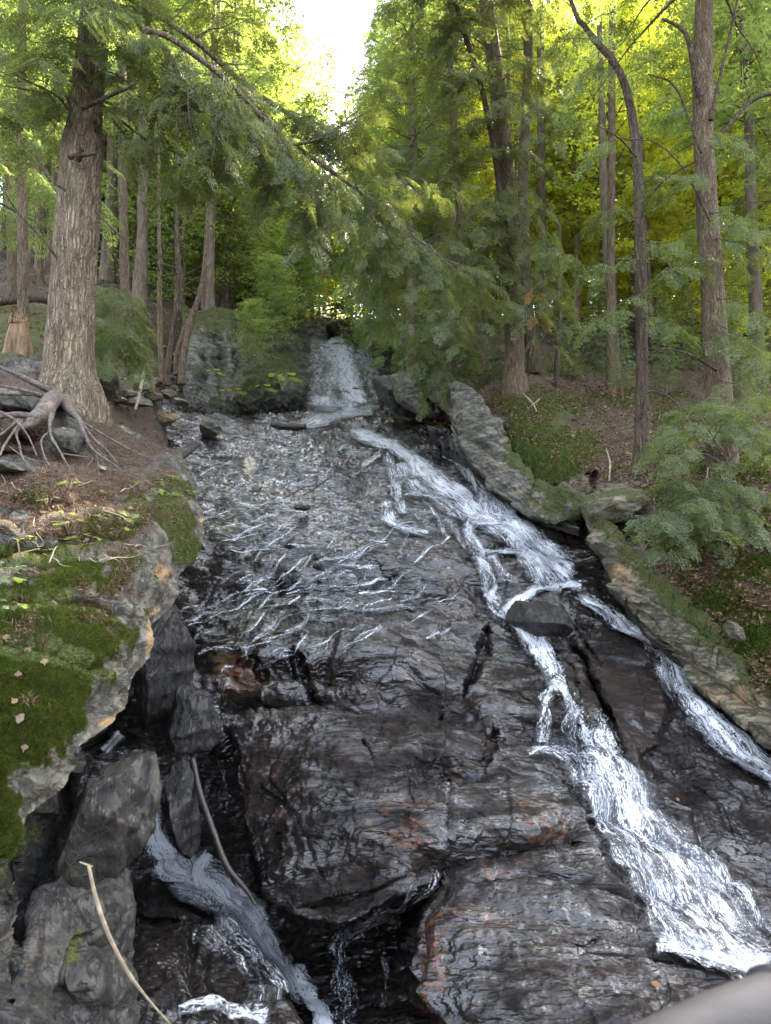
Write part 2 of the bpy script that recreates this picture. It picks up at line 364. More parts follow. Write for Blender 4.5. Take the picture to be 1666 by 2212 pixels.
# ------------------------------------------------------------------ relief sheets
class Sheet:
    def __init__(s, vs, uL, uR, nc, ctrl, fn=None, curl=(False,False), gap=.0):
        s.vs = vs; nr = len(vs); s.L = uL(vs); s.Rr = uR(vs); t = np.linspace(0, 1, nc); s.nc = nc
        s.U = s.L[:,None]+(s.Rr-s.L)[:,None]*t[None]; s.V = np.repeat(vs[:,None], nc, 1)
        c = np.asarray(ctrl, float); f = TPS(c[:,:2], np.log(c[:,2])); s.D = np.exp(f(s.U, s.V))
        if fn is not None: s.D = s.D+fn(s.U, s.V)
        s.P = pix(s.U, s.V, s.D); s.N = normals(s.P); s.curl = curl
    def displace(s, d): s.P = s.P+s.N*d[...,None]; s.N = normals(s.P)
    def at(s, u, v, off=0.):
        u = np.asarray(u, float); v = np.asarray(v, float)
        r = np.clip(np.interp(v, s.vs, np.arange(len(s.vs))), 0, len(s.vs)-1.001)
        L = np.interp(v, s.vs, s.L); Rr = np.interp(v, s.vs, s.Rr); c = np.clip((u-L)/(Rr-L), 0, 1)*(s.nc-1.001)
        i = r.astype(int); j = c.astype(int); a = (r-i)[...,None]; b = (c-j)[...,None]
        g = lambda A: (A[i,j]*(1-a)*(1-b)+A[i+1,j]*a*(1-b)+A[i,j+1]*(1-a)*b+A[i+1,j+1]*a*b)
        P = g(s.P)
        return P+g(s.N)*np.asarray(off)[...,None] if np.any(off) else P
    def nat(s, u, v):
        r = np.clip(np.interp(v, s.vs, np.arange(len(s.vs))), 0, len(s.vs)-1.001).astype(int)
        L = np.interp(v, s.vs, s.L); Rr = np.interp(v, s.vs, s.Rr); c = (np.clip((u-L)/(Rr-L), 0, 1)*(s.nc-1.001)).astype(int)
        return s.N[r,c]
    def build(s, name, mat, attrs, parent=None, depth=2.0, down=.6):
        P = s.P; A = {k: np.asarray(a) for k, a in attrs.items()}
        K = np.array([.02,.06,.13,.25,.45,.8,1.3,2.0])*depth/2
        def ext(P, A, left):
            e = P[:,:1] if left else P[:,-1:]; sx = 1 if left else -1
            ray = e/e[...,1:2]; off = ray*K[None,:,None]+np.stack([K*.22*sx, 0*K, -K*.05], -1)[None]
            X = e+off; X = X+(fbm(X*3, 3, 5)*.35*K[None])[...,None]
            if left: P2 = np.concatenate([X[:,::-1], P], 1)
            else: P2 = np.concatenate([P, X], 1)
            A2 = {k: np.concatenate([np.repeat(a[:,:1], len(K), 1), a] if left else [a, np.repeat(a[:,-1:], len(K), 1)], 1) for k, a in A.items()}
            return P2, A2
        if s.curl[0]: P, A = ext(P, A, True)
        if s.curl[1]: P, A = ext(P, A, False)
        nr, nc = P.shape[:2]
        me = mk_mesh(name, P.reshape(-1,3), grid_faces(nr, nc), mat, A, smooth=True)
        return link(name, me, parent)
def pl(pts): 
    p = np.asarray(pts, float); return lambda v: np.interp(v, p[:,0], p[:,1])

# ---- bedrock slab of the cascade
sl_ctrl = [(-300,900,13),(250,885,14),(420,880,15.5),(600,880,18),(740,890,19.5),(820,890,19),(950,930,16.5),(1100,930,16.5),(1600,950,17),(2100,950,17),
 (700,730,29),(790,725,29),(850,800,25),(600,790,24),(740,830,21.5),(300,700,20),(1300,700,22),
 (400,1000,12),(700,1000,12.8),(1000,1000,13),(1300,1000,13.5),(0,1100,9.5),(450,1100,10.2),(800,1100,10.6),(1100,1100,11),(1400,1100,11.5),
 (450,1200,8.9),(800,1200,9.2),(1200,1200,9.9),(430,1340,7.6),(800,1345,7.5),(1100,1340,8.1),(1350,1340,8.7),(1700,1400,8.8),
 (500,1480,6.6),(800,1500,6.3),(1100,1500,6.7),(1400,1500,7.2),(1666,1600,7.0),(700,1600,5.7),(1000,1600,5.8),(1300,1600,6.2),
 (700,1750,5.2),(1000,1750,5.2),(1300,1800,5.3),(1600,1850,5.7),(700,1950,4.75),(1000,1950,4.6),(1300,2000,4.5),(1600,2050,4.7),
 (600,2212,4.3),(1000,2212,4.0),(1300,2212,3.9),(1700,2212,4.0),(0,1600,6.5),(0,2212,4.5),(300,2212,4.2),(300,1600,6.4),(1000,2450,3.5),(0,2450,3.7),(1900,2450,3.5)]
BLOCK = [(455,1545),(560,1535),(700,1530),(900,1500),(1300,1400),(2200,1300),(2200,2600),(1010,2600),(990,2290),(930,2170),(870,2090),(900,1960),(945,1905),(870,1935),(760,2000),(730,2010),(640,1985),(560,1930),(525,1840),(505,1730),(480,1640)]
CRACKS = [([(632,1405),(655,1470),(692,1532)],15,.30),([(1056,1352),(1040,1420),(1003,1505)],13,.28),([(1195,1370),(1262,1420),(1290,1500),(1330,1580),(1350,1645)],9,.30),
 ([(972,1690),(962,1800),(955,1900)],8,.22),([(785,1600),(812,1662)],7,.16),([(1075,1578),(1052,1642)],11,.15),([(955,1540),(945,1590)],6,.1),([(510,1440),(545,1428),(572,1470)],14,.25),
 ([(430,1460),(445,1520)],10,.2),([(330,1330),(345,1450)],5,.12),([(1190,1400),(1240,1450),(1260,1560)],5,.12),([(1150,1290),(1210,1285),(1220,1330),(1300,1440)],5,.15),
 ([(880,1340),(905,1325)],10,.15),([(480,1560),(500,1700)],6,.12),([(1500,1700),(1560,1740),(1580,1800)],4,.04),([(1150,2030),(1260,2050),(1290,2030)],9,.03),
 ([(940,2090),(1100,2075),(1290,2060),(1450,2080)],5,.03),([(600,1800),(820,1830),(900,1900)],5,.05),([(640,1960),(800,1930),(900,1880)],6,.08),([(1000,1870),(1150,1850),(1260,1840)],5,.08),
 ([(700,1690),(820,1720),(960,1700)],4,.05),([(1010,1480),(1120,1500),(1200,1560)],4,.06),([(560,1700),(640,1760),(700,1900)],4,.05)]
LEDGES = [([(300,1345),(550,1350),(700,1372),(800,1358),(1055,1345),(1100,1370)],.55,90),([(440,1570),(560,1562),(700,1552),(860,1575),(1040,1585)],.5,90),
 ([(1060,1600),(1130,1612),(1240,1640)],.3,60),([(600,890),(750,905),(900,905),(1000,940)],1.0,30),([(380,1460),(520,1490),(640,1480),(760,1495)],.3,60),
 ([(860,1170),(1000,1160),(1100,1175)],.4,50),([(1000,1230),(1160,1215),(1260,1240)],.4,45),([(980,1100),(1060,1095),(1120,1110)],.35,40),([(740,1070),(900,1050)],.3,40),
 ([(620,980),(760,960),(900,985)],.4,40),([(880,1010),(980,1000),(1040,1030)],.35,35),([(1050,1295),(1120,1290),(1250,1300)],.3,40),
 ([(560,1300),(740,1290),(860,1270)],.25,50),([(420,1230),(560,1215),(700,1240)],.25,50),([(660,840),(740,850),(820,850)],.8,25),([(660,790),(760,800),(840,800)],.6,25),
 ([(900,1905),(1050,1880),(1250,1850)],.25,60),([(870,1690),(960,1700),(1060,1690)],.18,50)]
def slab_fn(U, V):
    wob = 9*fbm(np.stack([U/60, V/60, 0*U], -1), 3, 3)
    blk = softpoly(U+wob, V+wob, BLOCK, 9)
    g = sstep(1500, 1640, V)*(1-blk)                    # the gully left of the great block, and the cleft below it
    dep = 1.15*g*sstep(2250, 1950, V)+.55*g*sstep(1900, 2250, V)
    dep = dep-.9*softpoly(U+wob*2, V+wob, [(270,1925),(400,1935),(520,2010),(600,2120),(650,2230),(640,2500),(200,2500)], 22)*g
    for pts, w, d in CRACKS:
        r, t, _ = poly_dist(U+wob*.6, V, pts); e = np.minimum(t, len(pts)-1-t); e = np.clip(e*3+.35, 0, 1)
        dep = dep+d*(1-sstep(w*.45*e, w*e+1.5, r))
    for pts, A, ln in LEDGES:
        p = np.asarray(pts, float); lv = np.interp(U, p[:,0], p[:,1])+wob*1.2
        s = lv-V; wgt = sstep(p[0,0]-40, p[0,0]+50, U)*sstep(p[-1,0]+40, p[-1,0]-50, U)
        dep = dep+A*wgt*sstep(0, 10, s)*sstep(ln*1.6, 8, s)
    dep = dep-.28*softpoly(U+wob, V+wob, [(1240,1385),(1300,1368),(1390,1400),(1430,1470),(1440,1560),(1420,1610),(1360,1640),(1330,1560),(1290,1480)], 5)-.16*softpoly(U+wob, V+wob, [(1195,1400),(1240,1420),(1280,1500),(1320,1600),(1300,1640),(1230,1500)], 4)
    return dep
vs = np.concatenate([np.linspace(690, 1000, 210, endpoint=False), np.linspace(1000, 2350, 860)])
slab = Sheet(vs, pl([(0,-150),(3000,-150)]), pl([(0,1900),(3000,1900)]), 860, sl_ctrl, slab_fn)
U, V, P = slab.U, slab.V, slab.P
s_ = P[...,1]*.85+P[...,2]*.5+.10*P[...,0]
q = np.stack([P[...,0]*.9, s_*3.2, P[...,2]*.4], -1)
warp = fbm(q*.55, 4, 11)
lay = s_*2.4+warp*2.2; saw = lay-np.floor(lay); saw = np.where(saw < .82, saw/.82, (1-saw)/.18)
am = sstep(-.25, .45, fbm(P*1.1, 3, 21))
def facets(P, f, s, a):
    w = P*f+.55*np.stack([fbm(P*f*.7, 3, s), fbm(P*f*.7+9, 3, s+1), fbm(P*f*.7+21, 3, s+2)], -1)
    c = np.floor(w); l = w-c-.5; r1, r2, r3, r4 = (_h(c[...,0].astype(np.int64), c[...,1].astype(np.int64), c[...,2].astype(np.int64), s+k) for k in range(4))
    e = np.minimum(.5-np.abs(l[...,0]), np.minimum(.5-np.abs(l[...,1]), .5-np.abs(l[...,2])))
    return a*(r1+1.2*(r2*l[...,0]+r3*l[...,1]+r4*l[...,2]))*sstep(-.02, .05, e)-a*.22*(1-sstep(0, .03, e))*(r1 > .1)
Pr = np.stack([P[...,0]*.82-P[...,2]*.3, s_, P[...,2]*.5+P[...,0]*.35], -1)
fa = .22+.78*sstep(8.5, 6.5, P[...,1])
d = facets(Pr, np.array([1.1,1.0,.8]), 501, .055)*fa+facets(Pr, np.array([2.6,2.2,1.7]), 511, .018)*fa
d = d+.085*saw*am*sstep(5.6,7.5,P[...,1])+.02*saw*am+.03*ridged(q*np.array([.8,2.2,1.]), 3, 43)*sstep(6.5,8,P[...,1])+.10*fbm(q*.8, 5, 31)+.028*ridged(q*np.array([3.1,2.,3.]), 4, 41)+.02*fbm(P*6, 3, 50)+.009*fbm(P*22, 3, 51)+.006*ridged(P*np.array([9,14,14]), 3, 52)*sstep(9, 7, P[...,1])
blocky = vnoise(np.floor(np.stack([P[...,0]*1.3+warp, s_*1.6+warp, 0*s_], -1))+.5, 77)
d = d+.04*blocky*sstep(10, 7, P[...,1])
d = d+(.10*fbm(q*1.3, 4, 61)+.03*ridged(q*2.4, 3, 62))*sstep(9, 14, P[...,1])+(.10*fbm(P*2.3, 4, 61)+.04*ridged(P*5, 3, 62))*sstep(18, 21, P[...,1])
slab.displace(d)
rock_at = slab.at
film = np.clip(.38+.22*sstep(1420, 1300, V), 0, 1)
near = sstep(1300, 1500, V)
crest = np.clip(blobs(U, V, [(620,1120,230,150,.75),(700,1290,200,70,.75),(560,960,260,60,.6),(900,1100,160,160,.6),(700,1000,160,70,.6),(1100,1280,120,80,.5),(650,1360,160,30,.6),(560,1565,120,18,.7),(1250,1000,100,60,.3)]), 0, 1)
film = film-blobs(U, V, [(1330,1480,90,110,.35),(1600,1250,200,300,.5),(1050,2150,260,60,.2),(900,1640,150,60,.2),(1450,1700,80,80,.2)])
film = np.clip(film+blobs(U, V, [(1000,2120,130,100,.3),(700,1460,200,80,.25),(560,1560,120,40,.4)]), 0, 1)
dark = blobs(U, V, [(520,1800,60,300),(800,2100,120,200)])
rust = blobs(U, V, [(640,1720,70,120,.33),(600,1660,60,40,.36),(700,1480,160,60,.4),(520,1450,90,60,.75),(1050,1520,150,40,.4),(880,1800,160,150,.45),(1030,2000,120,60,.5),(940,2080,60,200,.55),(1160,1780,120,90,.5),(1080,1880,120,60,.4),(330,905,60,30,.7),(740,1180,120,60,.3),(980,1680,60,60,.4)])
algae = blobs(U, V, [(480,1160,110,60,.6),(560,1320,140,70,.6),(470,1400,80,60,.6),(900,905,120,30,.6),(560,1060,70,40,.5),(650,1230,120,50,.4),(1290,1520,110,90,.35),(1050,1070,50,30,.5)])
pale = blobs(U, V, [(540,1010,18,30,.9),(330,900,60,18,.6),(560,1254,8,5,1),(640,920,40,10,.3),(900,1655,60,30,.35)])
slab.build('bedrock', M['slab'], dict(film=film, crest=crest, near=near, rust=rust, moss=algae, pale=pale)); tag(bpy.data.objects['bedrock'], kind='structure')

# ---- left bank
LB_R = [(770,120),(830,160),(870,200),(905,228),(960,330),(985,385),(1000,402),(1040,414),(1080,425),(1110,440),(1180,432),(1215,408),(1240,385),(1300,374),(1335,345),(1370,322),(1420,312),(1460,290),(1530,262),(1575,228),(1620,168),(1660,155),(1720,120),(1760,60),(1860,2),(1960,-60),(2000,-90)]
lb_ctrl = [(-350,780,7.6),(0,790,7.3),(130,800,7.9),(150,860,7.2),(200,900,7.6),(0,880,6.7),(100,930,6.3),(200,980,6.4),(0,1000,5.6),(150,1015,5.6),(250,1010,6.3),(380,1010,7.6),(-300,1000,5.4),
 (0,1100,4.9),(200,1100,5.2),(400,1100,6.7),(0,1180,4.4),(200,1180,4.7),(300,1200,5.0),(400,1200,6.2),(-300,1200,4.1),(0,1300,3.95),(150,1280,4.2),(280,1240,4.6),(330,1300,5.0),(360,1300,5.5),
 (0,1450,3.65),(150,1450,3.8),(240,1420,4.1),(300,1400,4.6),(0,1600,3.45),(120,1600,3.6),(220,1550,4.0),(-300,1600,3.3),(0,1750,3.35),(0,1850,3.4),(-200,1950,3.2)]
def lb_fn(U, V):
    w = 14*fbm(np.stack([U/50, V/50, 0*U], -1), 3, 9); d = 0
    for pts, A, ln in [([(-200,1140),(60,1150),(180,1120),(240,1110),(330,1100)],.25,50),([(-200,1215),(100,1230),(200,1210),(300,1205)],.3,50),([(-200,1000),(60,1010),(160,1025),(300,1020)],.35,40),
                       ([(-200,1350),(60,1345),(180,1330),(260,1350)],.14,30),([(-200,1440),(60,1445),(180,1470),(240,1450)],.12,30)]:
        p = np.asarray(pts, float); lv = np.interp(U, p[:,0], p[:,1])+w; s = lv-V
        wg = sstep(p[-1,0]+60, p[-1,0]-60, U); d = d+A*wg*sstep(0, 12, s)*sstep(ln*1.8, 12, s)
    # undercut beneath the roots
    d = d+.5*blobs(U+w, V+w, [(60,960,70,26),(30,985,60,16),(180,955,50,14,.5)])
    return d
lbank = Sheet(np.linspace(770, 2000, 620), pl([(0,-420),(3000,-420)]), pl(LB_R), 430, lb_ctrl, lb_fn, curl=(False, True))
U, V, P = lbank.U, lbank.V, lbank.P; w2 = np.stack([U/70, V/70, 0*U], -1)
edge = (lbank.Rr[:,None]-U)                    # distance to the brink
moss = blobs(U, V, [(370,1110,60,90,1.0),(400,1190,45,50,1),(230,1150,90,40,.75),(80,1075,50,30,.85),(250,1220,100,26,.8),(100,1210,180,38,1.0),(60,1330,170,70,1.1),(170,1380,90,80,1),(60,1480,160,90,1.0),(60,1600,110,80,1.0),(-200,1400,250,300,1),(300,1110,40,60,.8),(10,1800,50,60,.9),(220,1260,80,40,1),(20,760,120,30,.9),(240,900,50,25,.6),(120,1090,30,40,.4)])
rockm = blobs(U, V, [(275,1330,26,40,1.0),(306,1400,15,80,1.0),(266,1480,16,80,1.0),(330,1245,36,60,1.3),(360,1290,30,40,1.2),(215,1530,50,60,1.2),(150,950,45,35,1.1),(20,1010,50,20,.8),(60,1690,80,30,.8),(20,870,60,22,.9),(330,925,80,18,.6),(40,1115,50,16,.7),(432,1130,10,30,1)])
moss = moss-.35*sstep(.15,.5,fbm(P*2.6,3,55)); moss = np.clip(np.maximum(moss, (.95-.6*sstep(.2,.5,fbm(P*3.1,3,56)))*sstep(1270, 1340, V)*sstep(10, 75, edge+45*fbm(w2,3,3)))-.9*rockm, 0, 1.2)
soil = np.clip(blobs(U, V, [(150,1040,260,50,1.),(200,1130,200,50,.9),(120,1100,200,60,1),(250,1190,100,30,.8),(60,1260,80,20,.4),(200,1010,150,60,1.2),(200,950,120,60,1.1),(40,930,120,60,1.1),(330,960,100,30,.9),(60,840,150,40,1),(40,1390,60,30,.4),(60,1530,50,20,.35),(400,1150,30,50,.55)])-.9*rockm, 0, 1.2)
rst = blobs(U, V, [(345,1240,30,28,1.1),(310,1370,12,60,.9),(270,1440,30,60,.55),(330,1320,20,20,.8),(240,1560,40,20,.7),(432,1130,12,30,.6)])
moss = np.maximum(moss, .8*blobs(U, V, [(150,1250,130,45),(200,1330,70,60),(180,1420,70,60)]))-.3*sstep(.12,.4,fbm(P*4.2,4,57)); soil = soil+.45*sstep(.1,.35,fbm(P*4.2,4,57))*sstep(1150,1260,V)*(1-np.clip(rockm,0,1))
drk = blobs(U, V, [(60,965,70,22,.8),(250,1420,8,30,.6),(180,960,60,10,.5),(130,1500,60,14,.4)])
bump_m = fbm(P*3.2, 5, 12)*.075+np.maximum(fbm(P*7, 3, 14), -.1)*.04+.012*fbm(P*26, 3, 15)
layr = .06*ridged(np.stack([P[...,0]*3, P[...,1]*2, P[...,2]*1.0], -1)*1.3, 5, 16)+.02*fbm(P*14, 3, 17)
rk = np.clip(rockm, 0, 1)
lbank.displace(bump_m*(1-.6*rk)+layr*(.35+rk)+.05*np.clip(moss, 0, 1))
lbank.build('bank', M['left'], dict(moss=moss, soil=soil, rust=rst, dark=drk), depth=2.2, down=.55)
tag(bpy.data.objects['bank'], kind='structure')
LB = dict(U=U, V=V, moss=moss, soil=soil)

# ---- lower left rock wall (below the mossy shelf)
LW_R = [(1560,160),(1620,170),(1680,160),(1760,175),(1850,190),(1900,258),(1960,272),(2050,276),(2150,272),(2260,268),(2500,262)]
lw_ctrl = [(-300,1600,3.6),(0,1640,3.85),(150,1640,4.1),(0,1800,3.6),(150,1800,4.2),(0,2000,3.3),(130,1950,3.7),(260,1950,4.1),(0,2212,2.9),(130,2150,3.4),(260,2200,3.7),(-300,2212,2.7),(0,2450,2.5),(260,2450,3.2)]
def lw_fn(U, V):
    w = 16*fbm(np.stack([U/60, V/60, 0*U], -1), 3, 19); r, _, _ = poly_dist(U+w, V, [(150,1640),(140,1760),(80,1880),(20,2100),(0,2212)])
    r2, _, _ = poly_dist(U+w, V, [(150,1960),(180,2020),(250,2080)])
    return .22*(1-sstep(2, 24, r))+.12*(1-sstep(2, 16, r2))-.2*blobs(U, V, [(200,1960,60,70),(200,2120,60,40)])
lwall = Sheet(np.linspace(1560, 2400, 420), pl([(0,-420),(3000,-420)]), pl(LW_R), 330, lw_ctrl, lw_fn, curl=(False, True))
U, V, P = lwall.U, lwall.V, lwall.P
qq = np.stack([P[...,0]*2.6+P[...,2]*1.4, P[...,1]*1.5, P[...,2]*.8-P[...,0]*.4], -1)
lwall.displace(facets(qq, np.array([1.5,1.2,1.2]), 521, .07)+.05*fbm(qq*1.2, 5, 71)+.03*ridged(qq*3, 4, 72)+.008*fbm(P*30, 3, 73))
lwall.build('rock_wall', M['lowrock'], dict(moss=.22+blobs(U, V, [(0,1800,70,80,.8),(0,1700,90,40,.7),(150,2080,30,60,.4),(170,1830,14,40,.4)]), soil=0*U, rust=blobs(U, V, [(190,1960,50,40,.5),(20,2160,40,60,.35)]), dark=blobs(U, V, [(90,1900,60,220,.6),(280,2000,40,300,.6),(60,2150,70,80,.4)])), depth=2, down=.3)
tag(bpy.data.objects['rock_wall'], kind='structure')

# ---- right bank
RB_L = [(690,835),(720,842),(760,855),(800,872),(850,905),(880,950),(905,975),(980,990),(1040,1035),(1100,1095),(1140,1180),(1160,1262),(1200,1300),(1290,1340),(1360,1395),(1450,1480),(1540,1590),(1600,1680),(1700,1800),(1800,1890)]
rb_ctrl = [(840,700,23),(860,780,19),(960,870,14.6),(990,980,12.6),(1100,1090,11.2),(1180,1125,10.4),(1270,1130,9.6),(1310,1200,9.0),(1400,1360,8.0),(1560,1500,7.2),(1680,1590,6.6),(1850,1750,6.2),
 (1000,700,26),(1050,780,17),(1110,810,14.2),(1150,900,12.2),(1250,1000,10.6),(1300,1060,9.8),(1380,1015,9.7),(1300,700,28),(1300,800,18),(1300,900,13.2),(1500,800,18),(1500,900,12.5),(1550,980,10),(1450,1100,8.6),(1600,1150,7.7),
 (1600,1300,7.1),(1666,1450,6.5),(1700,700,28),(1700,850,14),(1800,1000,9),(2200,800,14),(2200,1200,7),(2200,1600,5.5)]
def rb_fn(U, V):
    w = 12*fbm(np.stack([U/50, V/50, 0*U], -1), 3, 29)
    r, _, _ = poly_dist(U+w, V, [(1285,1030),(1275,1080),(1262,1130),(1270,1180)]); r2, _, _ = poly_dist(U+w, V, [(1500,1420),(1580,1500),(1680,1640)])
    r3, _, _ = poly_dist(U+w*.5, V, [(1060,960),(1130,1040),(1230,1110)])
    return .45*(1-sstep(2, 20, r))+.2*(1-sstep(1, 12, r2))+.16*(1-sstep(1, 10, r3))
rbank = Sheet(np.linspace(690, 1820, 640), pl(RB_L), pl([(0,2250),(3000,2250)]), 560, rb_ctrl, rb_fn, curl=(True, False))
U, V, P = rbank.U, rbank.V, rbank.P
ed = U-rbank.L[:,None]; w = 30*fbm(np.stack([U/80, V/80, 0*U], -1), 4, 33); ew = ed+w
rockband = sstep(130, 60, ew)*sstep(880, 960, V)*sstep(1290,1210,U)+sstep(150, 85, ew)*sstep(1150, 1200, V)
rockband = np.maximum(rockband, blobs(U, V, [(1340,1080,60,60,.7),(1240,1060,60,60,.6),(1580,1360,16,20,1.1),(940,860,40,50,.9)]))
moss = np.clip(blobs(U, V, [(1150,960,70,60,1),(1200,1010,80,50,1.0),(1190,880,80,40,.6),(1050,800,60,20,.9),(1300,1110,50,40,.8),(1130,880,40,30,.8),(1230,960,70,40,.9),(1500,900,100,20,.6),(1600,1000,120,40,.6),(1620,1370,70,50,.9),(1330,1130,40,30,.9),(1400,860,120,20,.6),(1400,1180,60,30,.6),(1640,1230,60,40,.6),(1250,790,120,20,.6),(1500,1100,120,50,.5),(1450,980,40,14,.8),(1560,1300,50,30,.6)])-.75*np.clip(rockband,0,1)+.10*sstep(1140,1200,V), 0, 1.2)
soil = np.clip(.80-1.0*np.clip(rockband, 0, 1)+blobs(U, V, [(1330,980,90,60,.6),(1200,860,120,30,.4),(1400,940,120,40,.4)]), 0, 1.3)
moss = moss+.22*(1-np.clip(rockband, 0, 1))
rst = blobs(U, V, [(1330,1230,60,60,.5),(1120,1060,60,30,.6,45),(1500,1400,50,60,.4),(1620,1520,50,30,.7)])
drk = sstep(40, 8, ew)*.9*sstep(930, 1000, V)+blobs(U, V, [(880,820,50,90,.9),(1230,1150,60,14,.7),(930,900,50,20,.9)])
n1 = (P[...,0]*.75+P[...,2]*.9)                # across the tilted layers
q = np.stack([n1*4.2, P[...,1]*1.3, (P[...,0]*.7-P[...,2]*.7)*.8], -1); wp = fbm(q*.5, 4, 34)
ly = n1*3.2+wp*1.6; sw = ly-np.floor(ly); sw = np.where(sw < .8, sw/.8, (1-sw)/.2)
rb = np.clip(rockband, 0, 1)
rbank.displace((.10*sw+.06*ridged(q*1.6, 4, 35))*rb+(.12*fbm(P*1.5, 5, 36)+.05*fbm(P*5, 4, 37))*(1-.5*rb)+.015*fbm(P*18, 3, 38))
rbank.build('bank', M['right'], dict(moss=moss, soil=soil, rust=rst, dark=drk), depth=2.4, down=.5)
tag(bpy.data.objects['bank.001'], kind='structure')
RB = dict(U=U, V=V, moss=moss, soil=soil)

# ---- the big ground sheet under and behind everything
gp = []
def g3(l, low=0.): 
    for (u, v, D) in l:
        p = pix(u, v, D); gp.append((p[0], p[1], p[2]-low))
g3([(-200,800,9.5),(0,770,9.6),(100,740,11),(250,830,12),(330,850,12.5),(250,700,15),(400,860,14.5),(0,630,17),(150,570,24),(300,610,22),(330,720,15.5),(420,740,18),(560,715,24),(640,712,27),
    (0,500,34),(300,530,36),(-200,560,24),(-400,700,14),(520,690,34),(700,706,38),(720,690,55),(300,540,60),(1000,700,30),(1300,695,32),(1700,690,34),(2100,680,30),(1200,670,55),(1700,650,60),(0,470,60)])
g3([(600,880,18),(740,890,19.5),(700,735,28.5),(450,1100,10.2),(800,1100,10.6),(800,1350,7.5),(1100,1340,8.1),(1000,1750,5.2),(1000,2212,4.0),(300,1600,6.4)], .9)
g3([(960,870,14.6),(1110,810,14.2),(1380,1015,9.7),(1600,1150,7.7),(1700,850,14),(1300,800,18),(2200,1200,7),(1000,720,25),(1500,800,18)], .45)
g3([(0,1100,4.9),(0,1300,3.95),(-300,1000,5.4),(0,1000,5.6),(0,1600,3.45)], 1.2)
gp += [(0,150,26),(-90,120,60),(90,120,26),(0,-20,-8),(-40,-10,-4),(40,-10,-4),(-40,20,18),(45,25,15),(-60,60,40),(60,60,20),(10,2,-3.2),(-5,1,-3.2)]
gp = np.array(gp); GH = TPS(gp[:,:2], gp[:,2], 1e-4)
def ground_z(x, y): return GH(np.atleast_1d(x), np.atleast_1d(y))
yy = np.concatenate([np.linspace(-12, 8, 30, endpoint=False), np.linspace(8, 45, 330, endpoint=False), np.geomspace(45, 400, 90)])
k = np.linspace(-1, 1, 420); xx = np.outer(18+np.abs(yy)*1.25, np.sign(k)*np.abs(k)**1.25)
Y2 = np.repeat(yy[:,None], 420, 1); Z = GH(xx, np.clip(Y2, -20, 150)); P = np.stack([xx, Y2, Z], -1)
ga_ = 0
gz = .26*fbm(P*np.array([.5,.5,0]), 4, 81)+.15*fbm(P*np.array([1.9,1.9,0]), 4, 82)+.08*np.maximum(fbm(P*np.array([6,6,0]), 3, 83), -.2)
P[...,2] += gz*sstep(6, 11, Y2)
GP = P.copy(); gu, gv = proj(P)
low = sstep(20, 17, Y2)*sstep(330, 430, gu+6*(Y2-12))+sstep(10.5, 8.5, Y2)
low = np.where(Y2 < 3, 1., np.clip(low, 0, 1)); low = np.maximum(low, sstep(560, 640, gu)*sstep(860, 800, gu)*sstep(30, 27, Y2)*(Y2 > 8))
P[...,2] -= 2.2*low
gm = .30+.5*fbm(P*.7, 3, 84)+blobs(gu, gv, [(230,740,90,60,.7),(40,710,80,40,.6),(370,820,40,60,.4)])
gs = .75+.6*fbm(P*.9, 3, 85)
me = mk_mesh('ground', P.reshape(-1,3), grid_faces(len(yy), 420), M['hill'], dict(moss=gm, soil=gs, rust=0*gm, dark=0*gm), smooth=True)
tag(link('ground', me), kind='structure')
def gpos(u, D):
    """ground point seen in picture column u at distance D"""
    x = D*(u-CX)/F
    for _ in range(4):
        z = float(ground_z(x, D)[0]); f = D*cp+z*sp; x = (u-CX)/F*f
    return np.array([x, D, z])

# ------------------------------------------------------------------ rocks as things
def rock_mesh(name, ctr, size, rot=0, seed=0, mat=None, attrs=None, sub=5, amp=.18, flat=0., tilt=0, freq=1.3, strat=0., power=2.6, rough=.02):
    n = 2**sub*2; th = np.linspace(0, 2*math.pi, n*2, endpoint=False); ph = np.linspace(.001, math.pi-.001, n)
    T, Ph = np.meshgrid(th, ph); d = np.stack([np.sin(Ph)*np.cos(T), np.sin(Ph)*np.sin(T), np.cos(Ph)], -1)
    r = 1/(np.abs(d)**power).sum(-1)**(1/power)
    S = d*r[...,None]; 
    # facet cuts
    rs = np.random.default_rng(seed)
    for _ in range(16):
        nv = rs.normal(size=3); nv /= np.linalg.norm(nv); lim = rs.uniform(.55, .92); dd = S@nv
        S = S-nv*np.maximum(dd-lim, 0)[...,None]*.92
    S = S*(1+amp*fbm(S*freq+seed, 5, seed))[...,None]
    S = S*np.asarray(size)
    if strat: S = S+d*(strat*ridged(np.stack([S[...,0]*1., S[...,1]*1., S[...,2]*6], -1), 4, seed))[...,None]
    S = S+d*(rough*fbm(S*12, 4, seed+3)+rough*.8*ridged(S*5, 4, seed+5))[...,None]
    a = R(rot); b = R(tilt)
    S = np.stack([S[...,0]*math.cos(b)+S[...,2]*math.sin(b), S[...,1], -S[...,0]*math.sin(b)+S[...,2]*math.cos(b)], -1)
    S = np.stack([S[...,0]*math.cos(a)-S[...,1]*math.sin(a), S[...,0]*math.sin(a)+S[...,1]*math.cos(a), S[...,2]], -1)
    i = np.arange(n*2*n).reshape(n, n*2); j = np.roll(i, -1, 1)
    F4 = np.stack([i[:-1], i[1:], j[1:], j[:-1]], -1).reshape(-1, 4); V = S.reshape(-1, 3)
    top = V[:,2]/ (np.abs(V[:,2]).max())
    A = dict(moss=0*top, soil=0*top, rust=0*top, dark=0*top)
    if attrs:
        for kk, f in attrs.items(): A[kk] = f(V, top)
    me = mk_mesh(name, V, F4, mat, A, smooth=True)
    o = link(name, me, None, tuple(ctr)); return o

